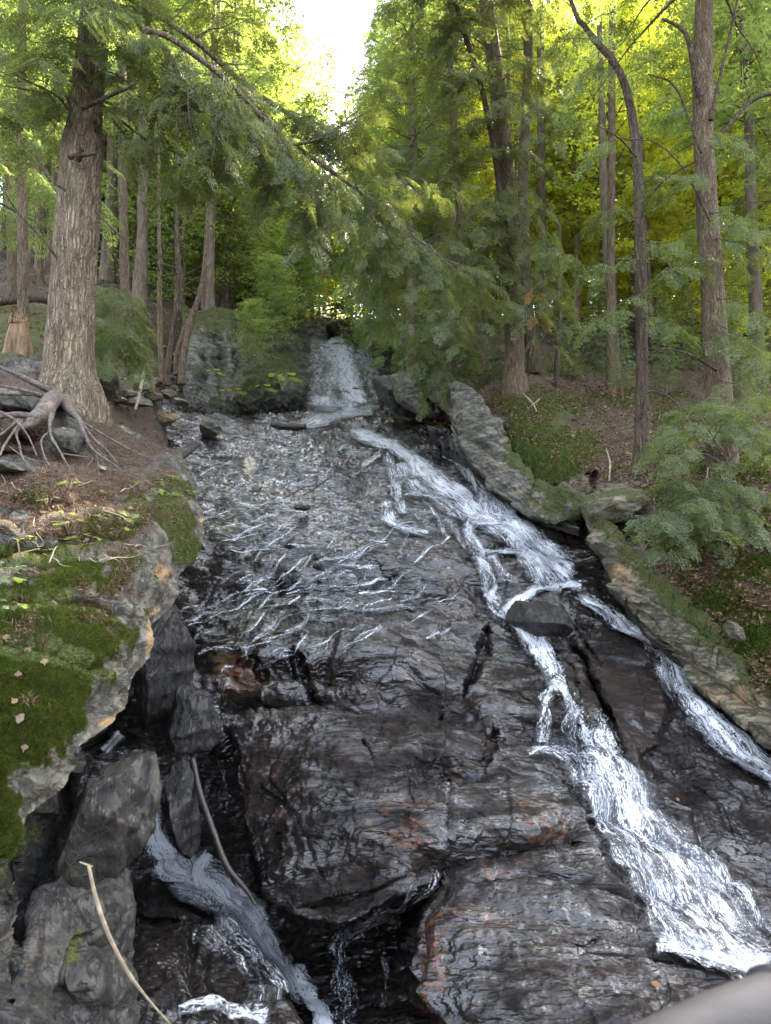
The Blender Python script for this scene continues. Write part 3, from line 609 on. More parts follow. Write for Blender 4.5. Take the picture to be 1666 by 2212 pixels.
def rockat(name, u, v, D, w, h, dp, label, cat='rock', mat='right', group=None, **kw):
    c = pix(u, v, D); s = D/F
    o = rock_mesh(name, c, (w*s, dp, h*s), mat=M[mat], **kw); tag(o, label, cat, group); return o
o = rockat('boulder', 228, 1765, 4.05, 76, 160, .35, 'large rounded dark grey boulder below the mossy left shelf', 'boulder', 'lowrock', seed=4, amp=.07, power=3.2, rot=-10, tilt=6, attrs=dict(moss=lambda V,t: .0*t, rust=lambda V,t: .1+0*t), rough=.03)
rockat('boulder', 392, 1770, 5.15, 27, 110, .22, 'narrow glistening black boulder standing in the left gully', 'boulder', 'lowrock', seed=9, amp=.15, tilt=-6, attrs=dict(dark=lambda V,t: .7+0*t))
rockat('rock', 360, 1420, 6.3, 65, 130, .5, 'dark upright block between the tan cliff edge and slab', 'rock', 'lowrock', seed=12, amp=.08, power=5, attrs=dict(dark=lambda V,t: .65+0*t), strat=.03, rough=.025)
rockat('rock', 420, 1540, 5.9, 60, 62, .4, 'dark wet block at the head of the left gully', 'rock', 'lowrock', seed=15, amp=.08, power=5, attrs=dict(dark=lambda V,t: .7+0*t), strat=.03, rough=.025)
rockat('rock', 1168, 1338, 7.75, 62, 34, .4, 'dark humped rock parting the two white streams', 'rock', 'lowrock', seed=22, amp=.14, power=4, tilt=10, attrs=dict(dark=lambda V,t: .7+0*t))
rockat('rock', 455, 928, 13.4, 26, 22, .4, 'small pale angular rock standing on the upper shelf', 'rock', 'tilt', seed=31, amp=.15, power=4)
rockat('rock', 320, 905, 12.4, 75, 20, .5, 'low orange-brown rock at the back of the upper shelf', 'rock', 'right', seed=34, amp=.15, attrs=dict(rust=lambda V,t: .6+0*t))
rockat('rock', 655, 1098, 9.9, 16, 6, .2, 'small dark rock under the caught sticks mid slab', 'rock', 'lowrock', seed=37, attrs=dict(dark=lambda V,t: .6+0*t))
rockat('rock', 690, 1225, 8.0, 16, 7, .12, 'tiny dark stone on the middle of the slab', 'rock', 'lowrock', seed=38, attrs=dict(dark=lambda V,t: .5+0*t))
rockat('rock', 722, 716, 28.6, 18, 9, .8, 'dark rock perched on the lip of the upper fall', 'rock', 'outcrop', seed=41, attrs=dict(dark=lambda V,t: .4+0*t))
rockat('rock', 850, 850, 17.0, 66, 34, .7, 'dark slanting rock at the right foot of the upper fall', 'rock', 'outcrop', seed=43, amp=.1, power=4, tilt=32, strat=.05)
rockat('rock', 895, 845, 15.6, 62, 34, .5, 'pale-topped slanting rock left of the great tilted slab', 'rock', 'tilt', seed=46, amp=.1, power=4, tilt=36, strat=.04)
rockat('rock', 150, 955, 6.1, 38, 30, .2, 'round whitish rock framed by the exposed roots', 'rock', 'left', seed=49, amp=.1, power=3)
rockat('rock', 20, 872, 6.6, 46, 26, .3, 'flat grey rock among the roots at the left edge', 'rock', 'left', seed=50, amp=.1, power=3)
rockat('rock', 15, 1012, 5.4, 46, 12, .2, 'low pale stone on the brown path at the left edge', 'rock', 'left', seed=51, amp=.1)
rockat('rock', 222, 1013, 5.55, 13, 8, .06, 'small white stone below the hanging roots', 'rock', 'left', seed=52, amp=.1)
rockat('rock', 215, 832, 8.6, 62, 26, .4, 'pale ledge rock just right of the big trunk', 'rock', 'tilt', seed=53, amp=.12, power=4)
rockat('rock', 1340, 1090, 8.9, 75, 55, .45, 'rounded mossy grey rock under the slim right trunk', 'rock', 'right', seed=55, amp=.1, power=3, attrs=dict(moss=lambda V,t: .45+.4*np.clip(t,0,1)))
rockat('rock', 1582, 1362, 6.75, 20, 20, .1, 'small square pale rock in the right slope moss', 'rock', 'right', seed=57, amp=.1, power=4)
for i, (u, v, D, w, h) in enumerate([(250,835,11.4,26,12),(285,852,11.6,22,10),(310,835,11.8,24,14),(335,858,12,26,10),(365,850,12.2,22,12),(300,868,11.2,30,9),(345,828,12.4,18,10),(385,868,12.2,26,9),(260,866,11.1,20,8)]):
    rockat('stone', u, v, D, w, h, .2, 'brown angular stone in the tumbled bank behind the big trunk', 'stone', 'tilt', 'tumbled stones behind the big trunk', seed=60+i, amp=.15, power=5, sub=4, attrs=dict(rust=lambda V,t: .45+0*t, soil=lambda V,t: .25+0*t))

# tilted slab: a thick plate with an outline, standing along the right bank
def plate(name, outline, D0, D1, thick, mat, label, n1=200, n2=110, seed=0, amp=.06, attrs=None, lay_dir=(.72,.7)):
    """outline: upper and lower edge as two polylines in the picture, same direction; D runs along them"""
    a = catmull(np.asarray(outline[0], float), n1); b = catmull(np.asarray(outline[1], float), n1); t = np.linspace(0, 1, n2)
    e = np.linspace(0, 1, n1)[:,None]; a = a+6*np.stack([fbm(np.stack([a[:,0]/22, a[:,1]/22, 0*a[:,0]+k], -1), 4, seed) for k in (0,5)], -1)*2; b = b+5*np.stack([fbm(np.stack([b[:,0]/22, b[:,1]/22, 0*b[:,0]+k], -1), 4, seed+5) for k in (0,5)], -1)*2
    S = a[:,None]*(1-t)[None,:,None]+b[:,None]*t[None,:,None]
    D = (D0+(D1-D0)*e)-.35*np.sin(t*math.pi)[None]*.6+t[None]*-.1
    P = pix(S[...,0], S[...,1], D); N = normals(P)
    ww = np.minimum(t, 1-t)[None]*2*np.minimum(1, np.minimum(e, 1-e)*8)
    P = P-N*(1-np.sqrt(np.clip(ww*3, 0, 1)))[...,None]*thick*.5
    n_ = P[...,0]*lay_dir[0]+P[...,2]*lay_dir[1]; q = np.stack([n_*5, P[...,1], (P[...,0]-P[...,2])*.7], -1)
    wp = fbm(q*.5, 4, seed); ly = n_*4.5+wp*1.5; sw = ly-np.floor(ly); sw = np.where(sw < .8, sw/.8, (1-sw)/.2)
    P = P+N*(amp*sw+amp*.8*ridged(q*1.5, 4, seed+1)+.012*fbm(P*16, 3, seed+2))[...,None]
    B = P+np.array([.35,1.,-.1])*thick; i = np.arange(n1*n2).reshape(n1, n2); F = [grid_faces(n1, n2), grid_faces(n1, n2)[:, ::-1]+n1*n2]
    rim = np.concatenate([i[:,0], i[-1,1:], i[::-1,-1][1:], i[0,::-1][1:]]); r2 = np.roll(rim, -1)
    F.append(np.stack([rim, rim+n1*n2, r2+n1*n2, r2], -1)); 
    u, v = proj(P); A = {}
    for kk in ('moss','soil','rust','dark'):
        x = attrs[kk](u, v, t[None]+0*e, e+0*t[None]) if attrs and kk in attrs else 0*u
        A[kk] = np.concatenate([x.ravel(), x.ravel()])
    me = mk_mesh(name, np.concatenate([P.reshape(-1,3), B.reshape(-1,3)]), F, mat, A, smooth=True)
    return tag(link(name, me), label, 'rock')
plate('tilted_rock', ([(988,812),(1040,858),(1085,900),(1110,965),(1160,1020),(1215,1055),(1275,1062)], [(968,838),(972,905),(992,985),(1040,1045),(1110,1105),(1185,1138),(1262,1132)]), 12.9, 9.6, .55, M['tilt'],
      'great grey foliated slab tilted against the mossy right slope', seed=101, amp=.10,
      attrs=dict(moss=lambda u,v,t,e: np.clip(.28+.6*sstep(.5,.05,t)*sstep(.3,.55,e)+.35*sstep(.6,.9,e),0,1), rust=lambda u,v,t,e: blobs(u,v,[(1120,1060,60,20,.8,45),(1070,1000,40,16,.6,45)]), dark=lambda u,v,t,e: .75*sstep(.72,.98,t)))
plate('tilted_rock', ([(1285,1075),(1330,1150),(1400,1215),(1480,1290),(1570,1375),(1680,1490),(1780,1590)], [(1262,1140),(1300,1210),(1350,1300),(1430,1400),(1530,1500),(1640,1590),(1760,1700)]), 9.3, 6.3, .5, M['right'],
      'long mossy layered slab edging the stream at lower right', seed=111, amp=.11,
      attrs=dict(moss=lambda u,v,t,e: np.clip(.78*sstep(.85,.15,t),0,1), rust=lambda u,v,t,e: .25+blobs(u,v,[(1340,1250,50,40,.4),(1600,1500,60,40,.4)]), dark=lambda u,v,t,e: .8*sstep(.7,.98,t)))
# dark undercut rock between the plates and the water
plate('undercut_rock', ([(960,900),(1020,1010),(1110,1095),(1200,1135),(1300,1215),(1400,1370),(1530,1495),(1700,1640),(1800,1720)], [(950,930),(1010,1040),(1090,1120),(1190,1190),(1260,1260),(1370,1385),(1500,1530),(1680,1690),(1800,1790)]), 13.6, 6.9, .8, M['lowrock'],
      'black dripping undercut rock between the tilted slabs and stream', seed=121, amp=.09, n1=320, attrs=dict(dark=lambda u,v,t,e: .55+0*u))
# mossy outcrop on the far left side
oc = Sheet(np.linspace(668, 905, 160), pl([(0,385),(700,390),(900,395)]), pl([(0,640),(690,640),(712,655),(760,672),(830,665),(880,640)]), 210, [(400,680,18.5),(520,680,20),(640,715,25),(400,780,16),(520,790,17),(640,790,20.5),(400,870,14.8),(520,860,15.8),(640,860,17.8),(400,905,15.0),(520,905,16.6),(640,905,19),(560,740,19.5),(450,740,17.5)], 
   lambda U,V: .7*blobs(U,V,[(470,780,16,60),(440,820,14,30),(510,760,10,40)])-.4*blobs(U,V,[(550,800,50,40),(420,800,20,50)]), curl=(True, True))
U, V, P = oc.U, oc.V, oc.P; oc.displace(.25*fbm(P*.9, 4, 131)+.13*ridged(np.stack([P[...,0]*2, P[...,1], P[...,2]*3.3], -1), 4, 132)+.05*fbm(P*5, 3, 133))
o = oc.build('rock_outcrop', M['outcrop'], dict(moss=np.clip(.42+.35*sstep(740,690,V)+blobs(U,V,[(600,790,50,40,.35),(560,820,60,30,.3)]),0,1), soil=.3*sstep(720,690,V), rust=.3*blobs(U,V,[(600,780,80,60)]), dark=blobs(U,V,[(470,780,30,70,.6)])), depth=4, down=.2)
tag(o, 'mossy dark rock outcrop left of the upper fall', 'rock outcrop')

# ------------------------------------------------------------------ white water
def blur(A, n):
    for ax in (0, 1):
        k = 2*n+1; pad = [(0,0)]*3; pad[ax] = (n, n); B = np.cumsum(np.pad(A, pad, mode='edge'), axis=ax); z = np.zeros_like(np.take(B, [0], axis=ax)); B = np.concatenate([z, B], ax)
        A = (np.take(B, np.arange(k, B.shape[ax]), axis=ax)-np.take(B, np.arange(0, B.shape[ax]-k), axis=ax))/k
    return A
class Smooth:
    def __init__(s, sh, n=3):
        s.__dict__.update(sh.__dict__); s.P = blur(blur(sh.P, n), n); s.N = normals(s.P)
    at = Sheet.at; nat = Sheet.nat
def ribbon(sh, strands, name, off=.045, seed=0):
    sh = Smooth(sh)
    Vs = []; Fs = []; uvs = []; dn = []; n = 0
    for k, (pts, dens) in enumerate(strands):
        c = np.asarray(pts, float); ln = np.hypot(*np.diff(c[:,:2], axis=0).T).sum(); nr = max(8, int(ln/3)); Q = catmull(c, nr)
        T = np.gradient(Q[:,:2], axis=0); T /= np.linalg.norm(T, axis=1, keepdims=True)+1e-9; Nn = np.stack([-T[:,1], T[:,0]], -1)
        wmax = Q[:,2].max(); nc = int(np.clip(wmax*1.1, 8, 60)); s = np.linspace(-1.35, 1.35, nc)
        uu = Q[:,0,None]+Nn[:,0,None]*s[None]*Q[:,2,None]; vv = Q[:,1,None]+Nn[:,1,None]*s[None]*Q[:,2,None]
        vv = np.clip(vv, sh.vs[0]+1, sh.vs[-1]-1); P = sh.at(uu, vv)
        Nr = sh.nat(uu, vv); P = P+Nr*off
        tl = np.r_[0, np.cumsum(np.linalg.norm(np.diff(P[:,nc//2], axis=0), axis=1))]
        wd = np.linalg.norm(P[:,-1]-P[:,0], axis=1)/2
        uv = np.stack([np.repeat(tl[:,None], nc, 1)+k*13.7+seed, s[None]*wd[:,None]+k*7.1], -1)
        lump = fbm(np.stack([uv[...,0]*1.6, uv[...,1]*15, 0*uv[...,0]], -1), 3, 200+k)
        P = P+Nr*(.022*(lump+.4)*dens+.004*(k % 5))[...,None]+np.array([0,0,.01])
        e = np.linspace(0, 1, nr)[:,None]; endf = sstep(0, .06, e)*sstep(1.0, .94, e)
        dd = dens*endf*(1-np.abs(s[None]/1.35)**2.2)
        Vs.append(P.reshape(-1,3)); Fs.append(grid_faces(nr, nc)[:, ::-1]+n); n += nr*nc; uvs.append(uv.reshape(-1,2)); dn.append(dd.ravel())
    me = mk_mesh(name, np.concatenate(Vs), np.concatenate(Fs), M['foam'], dict(dens=np.concatenate(dn)), uv=np.concatenate(uvs), smooth=True)
    return tag(link(name, me), kind='structure')
S = []
a = S.append
# upper fall
a(([(705,738,28),(735,780,32),(750,820,30),(762,850,26),(778,888,22)], 1.2)); a(([(700,735,26),(690,790,36),(672,840,40),(660,875,36)], .72)); a(([(730,800,20),(712,845,18),(705,885,18)], .8))
a(([(775,760,22),(800,810,22),(818,875,18)], .75)); a(([(812,893,14),(740,905,14),(670,925,12),(620,930,8)], .8)); a(([(640,872,12),(700,880,12),(780,890,10)], .7)); a(([(720,910,10),(690,935,10),(650,960,8)],.5))
# braided middle
a(([(745,940,10),(800,955,13),(850,975,17),(893,1010,20),(945,1052,22),(1000,1090,26),(1045,1130,28),(1100,1155,30),(1160,1200,32),(1205,1232,32),(1243,1262,18)], 1.12))
a(([(950,985,10),(1000,1010,18),(1035,1060,22),(1080,1105,22),(1110,1150,18)], 1.05)); a(([(1085,1110,14),(1130,1160,16),(1200,1200,14)], .9))
a(([(830,985,10),(850,1040,12),(862,1090,13),(870,1130,12)], .8)); a(([(862,1010,14),(900,1060,14),(960,1100,14),(1010,1140,14)], .85)); a(([(832,1095,10),(838,1130,14),(868,1155,10),(930,1168,6)], .85))
a(([(1030,1060,16),(1050,1120,16),(1010,1165,14),(1045,1250,14),(1060,1300,16),(1098,1335,16)], .95)); a(([(1010,1150,7),(1090,1150,8),(1150,1160,8)], .9)); a(([(1020,1205,7),(1080,1200,9),(1170,1205,8)], .95))
a(([(1060,1210,12),(1080,1250,12),(1120,1275,10)], .8)); a(([(1130,1200,24),(1160,1240,28),(1180,1275,26)], .95)); a(([(1025,1230,6),(1035,1270,7),(1070,1320,10)], .9))
a(([(1262,1276,9),(1215,1273,10),(1160,1286,11),(1125,1315,12),(1100,1342,13)], 1.2)); a(([(960,1130,8),(985,1165,7),(1000,1200,5)], .6)); a(([(910,1090,5),(945,1130,6),(965,1180,5)],.6))
# middle stream
a(([(1085,1330,12),(1115,1355,20),(1150,1395,24),(1175,1440,22),(1195,1490,18)], 1.12))
a(([(1180,1480,16),(1215,1508,22),(1250,1560,30),(1275,1610,38),(1310,1680,38),(1350,1750,40),(1400,1830,44),(1465,1920,52),(1530,2000,58),(1590,2065,52),(1680,2110,46),(1780,2160,40)], .84))
a(([(1200,1488,12),(1178,1530,14),(1172,1580,16),(1168,1620,13)], .85)); a(([(1135,1632,10),(1180,1622,16),(1240,1640,24),(1280,1700,30),(1310,1760,30),(1335,1810,30)], .74))
a(([(1285,1812,18),(1330,1830,30),(1375,1880,40),(1410,1950,44),(1440,2010,40),(1500,2060,34),(1600,2096,26),(1720,2130,24)], .72)); a(([(1310,1640,22),(1370,1740,24),(1420,1800,26),(1500,1880,34),(1580,1950,34),(1640,2030,34),(1700,2090,30)], .62))
a(([(1400,2045,14),(1480,2070,18),(1560,2098,16),(1670,2106,18)],1.0))
# right stream
a(([(1235,1290,9),(1290,1325,13),(1340,1358,15),(1400,1395,20),(1432,1440,24),(1465,1500,26),(1505,1555,26),(1560,1600,28),(1620,1650,30),(1690,1710,30),(1780,1780,30)], 1.05))
a(([(1480,1560,12),(1530,1600,16),(1600,1660,18),(1680,1720,16)], .8)); a(([(1250,1310,8),(1310,1345,8),(1400,1372,8)], .9)); a(([(1390,1400,14),(1420,1470,12),(1450,1530,12)],.7))
# threads over the slab
for p in [[(820,1165,6),(800,1200,7),(790,1240,7),(740,1300,6)],[(560,1380,5),(610,1350,6),(700,1330,6),(790,1325,5)],[(905,1322,8),(925,1340,8)],[(700,950,5),(720,1010,6),(690,1060,5)],
          [(600,1410,6),(560,1440,7),(500,1480,6)],[(760,1200,6),(720,1260,5),(640,1300,5),(580,1330,5)],[(880,1160,5),(870,1200,5),(850,1260,4),(860,1310,4)],[(940,1260,4),(900,1290,5),(860,1300,4)]]:
    a((p, .36))
rs_ = np.random.default_rng(12)
for k in range(85):
    u0 = rs_.uniform(430, 1010); v0 = rs_.uniform(960, 1400)
    if k % 3 == 0: u0 = rs_.uniform(560, 860); v0 = rs_.uniform(1150, 1400)
    ln = rs_.uniform(55, 190)*(.6 if v0 < 1080 else 1.); an = rs_.uniform(.12, .75); pts = []; x, y = u0, v0; w_ = rs_.uniform(1.2, 2.6)
    for j in range(5):
        pts.append((x, y, w_*(.5+.9*math.sin(math.pi*(j+.5)/5)))); an2 = an+rs_.normal(0, .2); x -= math.cos(an2)*ln/4; y += math.sin(an2)*ln/4*.9
    a((pts, rs_.uniform(.5, .8)))
# cleft at the bottom centre and the left gully
a(([(950,1895,5),(880,1930,8),(800,1975,12),(750,2020,16),(735,2090,20),(745,2160,24),(755,2260,28)], .6)); a(([(820,2010,8),(835,2100,9),(830,2200,10)], .5))
a(([(462,1535,12),(435,1580,22),(425,1640,20),(430,1680,12)], .6)); a(([(275,1570,10),(245,1590,16),(225,1610,16)], 1.3))
ribbon(slab, S, 'water')
G = []; a = G.append
a(([(338,1690,14),(330,1740,22),(334,1800,28),(350,1850,32),(395,1880,36),(455,1905,38),(505,1945,38),(545,1995,32),(590,2060,28),(640,2130,24),(690,2200,22),(720,2280,20)], 1.28))
a(([(450,1850,12),(430,1880,16),(440,1915,18)], 1.2)); a(([(470,1990,20),(520,2030,26),(570,2090,24),(620,2170,20)], .72)); a(([(505,1915,18),(550,1960,22),(575,1990,14)], .8)); a(([(410,2040,18),(480,2060,22),(540,2130,26),(590,2220,24)], .5))
a(([(380,2225,10),(470,2212,14),(600,2230,12)], .9)); a(([(330,1860,22),(400,1905,26),(470,1935,26),(530,1990,22)],1.0))
ribbon(slab, G, 'water', seed=90)

# ------------------------------------------------------------------ foliage pieces
def spray_tpl(L=.45, nb=13, leaf=(.036,.011), step=.024, seed=0):
    """flat hemlock spray: quads (Q,4,3), x along the stem"""
    r = np.random.default_rng(seed); q = []
    def leafq(p, d, l, w, z=0):
        n = np.array([-d[1], d[0], 0]); tip = p+d*l; m = p+d*l*.5
        dz = np.array([0,0,r.uniform(-.2,.2)*w])
        q.append([p, m+n*w*.5+dz, tip+np.array([0,0,-l*.12]), m-n*w*.5-dz])
    for i in range(nb):
        t = (i+.4)/nb; x = t*L
        for sd in (-1, 1):
            if r.random() < .08: continue
            ln = L*(.46*(1-t)**.8+.07)*r.uniform(.75,1.15); an = R(r.uniform(42,62))*sd; d = np.array([math.cos(an), math.sin(an), 0])
            base = np.array([x, 0, -.12*L*t*t]); m = max(2, int(ln/step))
            for j in range(m):
                s = (j+.5)/m; pt = base+d*ln*s+np.array([0,0,-.25*ln*s*s]); 
                for s2 in (-1, 1):
                    a2 = an+R(r.uniform(30,50))*s2; leafq(pt, np.array([math.cos(a2), math.sin(a2), 0]), leaf[0]*r.uniform(.7,1.15)*(1-.35*s), leaf[1])
            leafq(base+d*ln*.1, d, ln*1.02, leaf[1]*.55)
    leafq(np.zeros(3), np.array([1.,0,0]), L, leaf[1]*.8)
    return np.array(q)
SP_NEAR = [spray_tpl(.38, 7, (.052,.0165), .046, s) for s in range(3)]
SP_MID = [spray_tpl(.46, 6, (.078,.023), .072, 10+s) for s in range(3)]
SP_FAR = [spray_tpl(.62, 4, (.14,.040), .13, 20+s) for s in range(3)]
def frames(d, roll, up=(0,0,1)):
    d = d/np.linalg.norm(d, axis=-1, keepdims=True); u = np.broadcast_to(np.asarray(up, float), d.shape)
    y = np.cross(u, d); y /= np.linalg.norm(y, axis=-1, keepdims=True)+1e-9; z = np.cross(d, y)
    c, s = np.cos(roll)[:,None], np.sin(roll)[:,None]
    y2 = y*c+z*s; z2 = -y*s+z*c
    return np.stack([d, y2, z2], -1)          # columns
def place(tpls, pos, d, scale, roll, r, tint):
    """copies of flat templates as one quad array"""
    out = []; tn = []; pos = np.asarray(pos); k = r.integers(0, len(tpls), len(pos)); Fm = frames(np.asarray(d, float), np.asarray(roll, float))
    for i, tp in enumerate(tpls):
        m = k == i
        if not m.any(): continue
        q = np.einsum('nij,qkj->nqki', Fm[m]*np.asarray(scale)[m][:,None,None], tp)+pos[m][:,None,None]
        out.append(q.reshape(-1,4,3)); tt = tint[m][:,None]+r.normal(0, .16, (m.sum(), len(tp))); tn.append(np.repeat(tt.ravel(), 4))
    return np.concatenate(out), np.clip(np.concatenate(tn), 0, 1)
def quads_mesh(name, Q, tn, mat):
    n = len(Q); return mk_mesh(name, Q.reshape(-1,3), np.arange(n*4).reshape(n, 4), mat, {'tint': tn})

def bough(P0, P1, r, tpls, droop=.12, wid=.5, dens=9., sc=1., wood=None, wr=.018, start=.12, hang=.35, tint0=.45, flat=1.):
    """hemlock bough from P0 to P1: fills wood (MB) and returns spray quads"""
    P0 = np.asarray(P0, float); P1 = np.asarray(P1, float); L = np.linalg.norm(P1-P0); t = np.linspace(0, 1, 7)
    C = P0+(P1-P0)*t[:,None]; C[:,2] += droop*L*(np.sin(t*math.pi)*.8); C[1:-1] += r.normal(0, .018*L, (5,3))
    if wood is not None: tube(wood, C, wr*(1-t*.88), 14, 5)
    ax = (P1-P0)/L; side = np.cross(ax, (0,0,1.)); side /= np.linalg.norm(side)+1e-9
    pos = []; dr = []; scs = []; tin = []
    nside = max(3, int(L*dens*.42)); cc = catmull(C, 60)
    for i in range(nside):
        for sd in (-1, 1):
            tt = start+(1-start)*(i+r.uniform(0,1))/nside
            if r.random() < .12: continue
            b = cc[min(59, int(tt*59))]; ln = wid*L*(1-tt)**.75*r.uniform(.6,1.1)+.12
            d = ax*r.uniform(.5,1.)+side*sd*r.uniform(.7,1.1)+np.array([0,0,-hang*r.uniform(.3,1.2)]); d /= np.linalg.norm(d)
            if wood is not None and ln > .2: tube(wood, [b, b+d*ln*.55+[0,0,.01], b+d*ln], [wr*.28, wr*.18, wr*.06], 5, 3, cap=False)
            m = max(1, int(ln*dens*.9)); br = r.uniform(-.18,.18)
            for j in range(m):
                s = (j+.6)/m; p = b+d*ln*s+r.normal(0, .02, 3)
                for s3 in (-1, 1):
                    dd = d+np.cross(d, (0,0,1.))*s3*r.uniform(.3,.9)+np.array([0,0,-hang*r.uniform(.1,1.3)])
                    pos.append(p); dr.append(dd); scs.append(sc*r.uniform(.6,1.15)*(1-.25*s)); tin.append(tint0+br+r.normal(0,.12))
            pos.append(b+d*ln*.9); dr.append(d+np.array([0,0,-hang*.8])); scs.append(sc*r.uniform(.7,1.1)); tin.append(tint0+br)
    return place(tpls, pos, dr, scs, r.normal(0, .45, len(pos)), r, np.array(tin))

def bough_part(parent, ends, mat='needle', seed=0, tpls=None, name='branch', bmat='twig', **kw):
    """one branch with its foliage as children of a tree; ends in world coordinates"""
    r = np.random.default_rng(seed); wb = MB(); Qs = []; Ts = []
    for e in (ends if isinstance(ends[0][0], (list, tuple, np.ndarray)) and len(ends[0]) == 2 else [ends]):
        q, t = bough(e[0], e[1], r, tpls or SP_NEAR, wood=wb, **kw); Qs.append(q); Ts.append(t)
    org = np.array(parent.location) if parent is not None else np.zeros(3)
    b = link(name, wb.mesh(name, M[bmat], org=org), parent)
    f = link('foliage', quads_mesh('foliage', np.concatenate(Qs)-org, np.concatenate(Ts), M[mat]), b)
    return b, sum(len(q) for q in Qs)

# whole crowns for the forest (shared by copies)
def crown_hemlock(seed, H=18., base=.25, rad=3.0, nb=90, tpls=SP_FAR, dens=3.2, sc=1., mat='needlefar', power=.8, tint=.45):
    r = np.random.default_rng(seed); Q = []; T = []; wb = MB()
    for i in range(nb):
        t = (i+r.random())/nb; h = H*(base+(1-base)*t); rr = rad*((1-t)**power)*r.uniform(.65,1.12)+.25; az = i*2.4+r.normal(0,.3)
        p0 = np.array([0,0,h]); p1 = p0+np.array([math.cos(az)*rr, math.sin(az)*rr, -.16*rr+r.normal(0,.1)+.25*t*rr])
        q, tn = bough(p0, p1, r, tpls, droop=.06, wid=.34, dens=dens, sc=sc, wood=wb, wr=.03, start=.18, hang=.35, tint0=tint); Q.append(q); T.append(tn)
    return quads_mesh('crown', np.concatenate(Q), np.concatenate(T), M[mat]), wb.mesh('branches', M['barkfar'])
def leaf_tpl(sz=.09, kind='maple'):
    s = sz
    if kind == 'maple': o = [(0,0),(.25,.42),(.55,.28),(.6,.12),(1,0),(.6,-.12),(.55,-.28),(.25,-.42)]
    else: o = [(0,0),(.2,.2),(.5,.28),(.8,.16),(1,0),(.8,-.16),(.5,-.28),(.2,-.2)]
    o = np.array([(x*s, y*s, -abs(y)*s*.25-.1*s*x*x) for x, y in o])
    return np.array([[o[0],o[1],o[2],o[3]],[o[0],o[3],o[4],o[5]],[o[0],o[5],o[6],o[7]]])
def crown_broad(seed, H=12., base=.3, rad=3.2, n=1150, lsz=.155, mat='beech', per=9, kind='beech', flat=.35, tint=.5):
    r = np.random.default_rng(seed); wb = MB(); cl = []
    nl = 46
    for i in range(nl):
        t = (i+.5)/nl; az = i*2.4+r.normal(0,.4); h = H*(base+(1-base)*t); rr = rad*math.sin(math.pi*(.22+.75*t))**.7*r.uniform(.5,1.1)
        p0 = np.array([0,0,h-rr*.25]); p1 = np.array([math.cos(az)*rr, math.sin(az)*rr, h+r.normal(0,.2)]); tube(wb, [p0,(p0+p1)/2+[0,0,.15],p1], [.035,.02,.006], 6, 4, cap=False)
        for j in range(n//nl):
            s = r.uniform(.25,1.08)**.8; c = p0+(p1-p0)*s+r.normal(0,1,3)*np.array([.42,.42,.16])*(.45+.5*s)
            cl.append((c, i))
    pos = []; dr = []; sc = []; tn = []
    vt = r.normal(0,.16,nl)
    for c, i in cl:
        for k in range(per):
            a = r.uniform(0, 6.28); pos.append(c+r.normal(0,1,3)*np.array([.11,.11,.05])); dr.append((math.cos(a), math.sin(a), r.normal(-.25,.3))); sc.append(r.uniform(.6,1.25)); tn.append(tint+vt[i]+r.normal(0,.12))
    q, t = place([leaf_tpl(lsz, kind)], np.array(pos), np.array(dr), np.array(sc), r.normal(0,.5,len(pos)), r, np.array(tn))
    return quads_mesh('crown', q, t, M[mat]), wb.mesh('branches', M['barkfar'])
def trunk_mesh(seed, H=18., r0=.2, mat='barkfar', seg=10, lean=.02, stubs=8):
    r = np.random.default_rng(seed); mb = MB(); t = np.linspace(0,1,9); C = np.stack([np.cumsum(r.normal(0,lean,9))*H*.12, np.cumsum(r.normal(0,lean,9))*H*.12, t*H], -1); C -= C[0]; C[0,2] = -.8
    rad = r0*(1-.9*t); rad[0] *= 1.45
    tube(mb, C, rad, 40, seg, .15, seed, freq=1.5)
    for _ in range(stubs):
        h = r.uniform(.06,.4)*H; az = r.uniform(0,6.28); ln = r.uniform(.3,1.3); p = catmull(C, 50)[int(h/H*49)]; e = p+np.array([math.cos(az)*ln, math.sin(az)*ln, r.uniform(-.25,.2)*ln])
        tube(mb, [p,(p+e)/2+[0,0,.05],e], [.018,.012,.003], 6, 4, cap=False)
    return mb.mesh('trunk', M[mat])

CH = [crown_hemlock(1), crown_hemlock(2, base=.35, rad=2.6, nb=80), crown_hemlock(3, base=.14, rad=3.3, nb=100), crown_hemlock(5, H=14, base=.5, rad=2.4, nb=60)]
CB = [crown_broad(4), crown_broad(6, base=.15, rad=2.8, H=9), crown_broad(8, H=15, base=.35, rad=3.6, n=1800)]
CM = [crown_broad(9, H=6, base=.12, rad=2.2, n=1100, lsz=.11, mat='maple', kind='maple', flat=.2)]
TR = [trunk_mesh(40+i, 18, .17+.02*i) for i in range(4)]
def forest_tree(name, u, D, kind, idx, s=1., label='', cat='tree', group=None, rz=None, base=None, ts=1.):
    p = gpos(u, D) if base is None else base
    e = empty(name, p); e.scale = (s,s,s); e.rotation_euler = (0,0,random.uniform(0,6.28) if rz is None else rz); tag(e, label, cat, group)
    src = {'h':CH,'b':CB,'m':CM}[kind][idx]; H = {'h':18,'b':12,'m':6}[kind]
    tr = link('trunk', TR[(idx+int(abs(u)))%4], e); hs = {('b',0):.66,('b',1):.5,('b',2):.83,('m',0):.33,('h',3):.78}.get((kind,idx),1.); tr.scale = (ts*hs**.5, ts*hs**.5, hs)
    link('crown', src[0], e); link('branches', src[1], e)
    return e

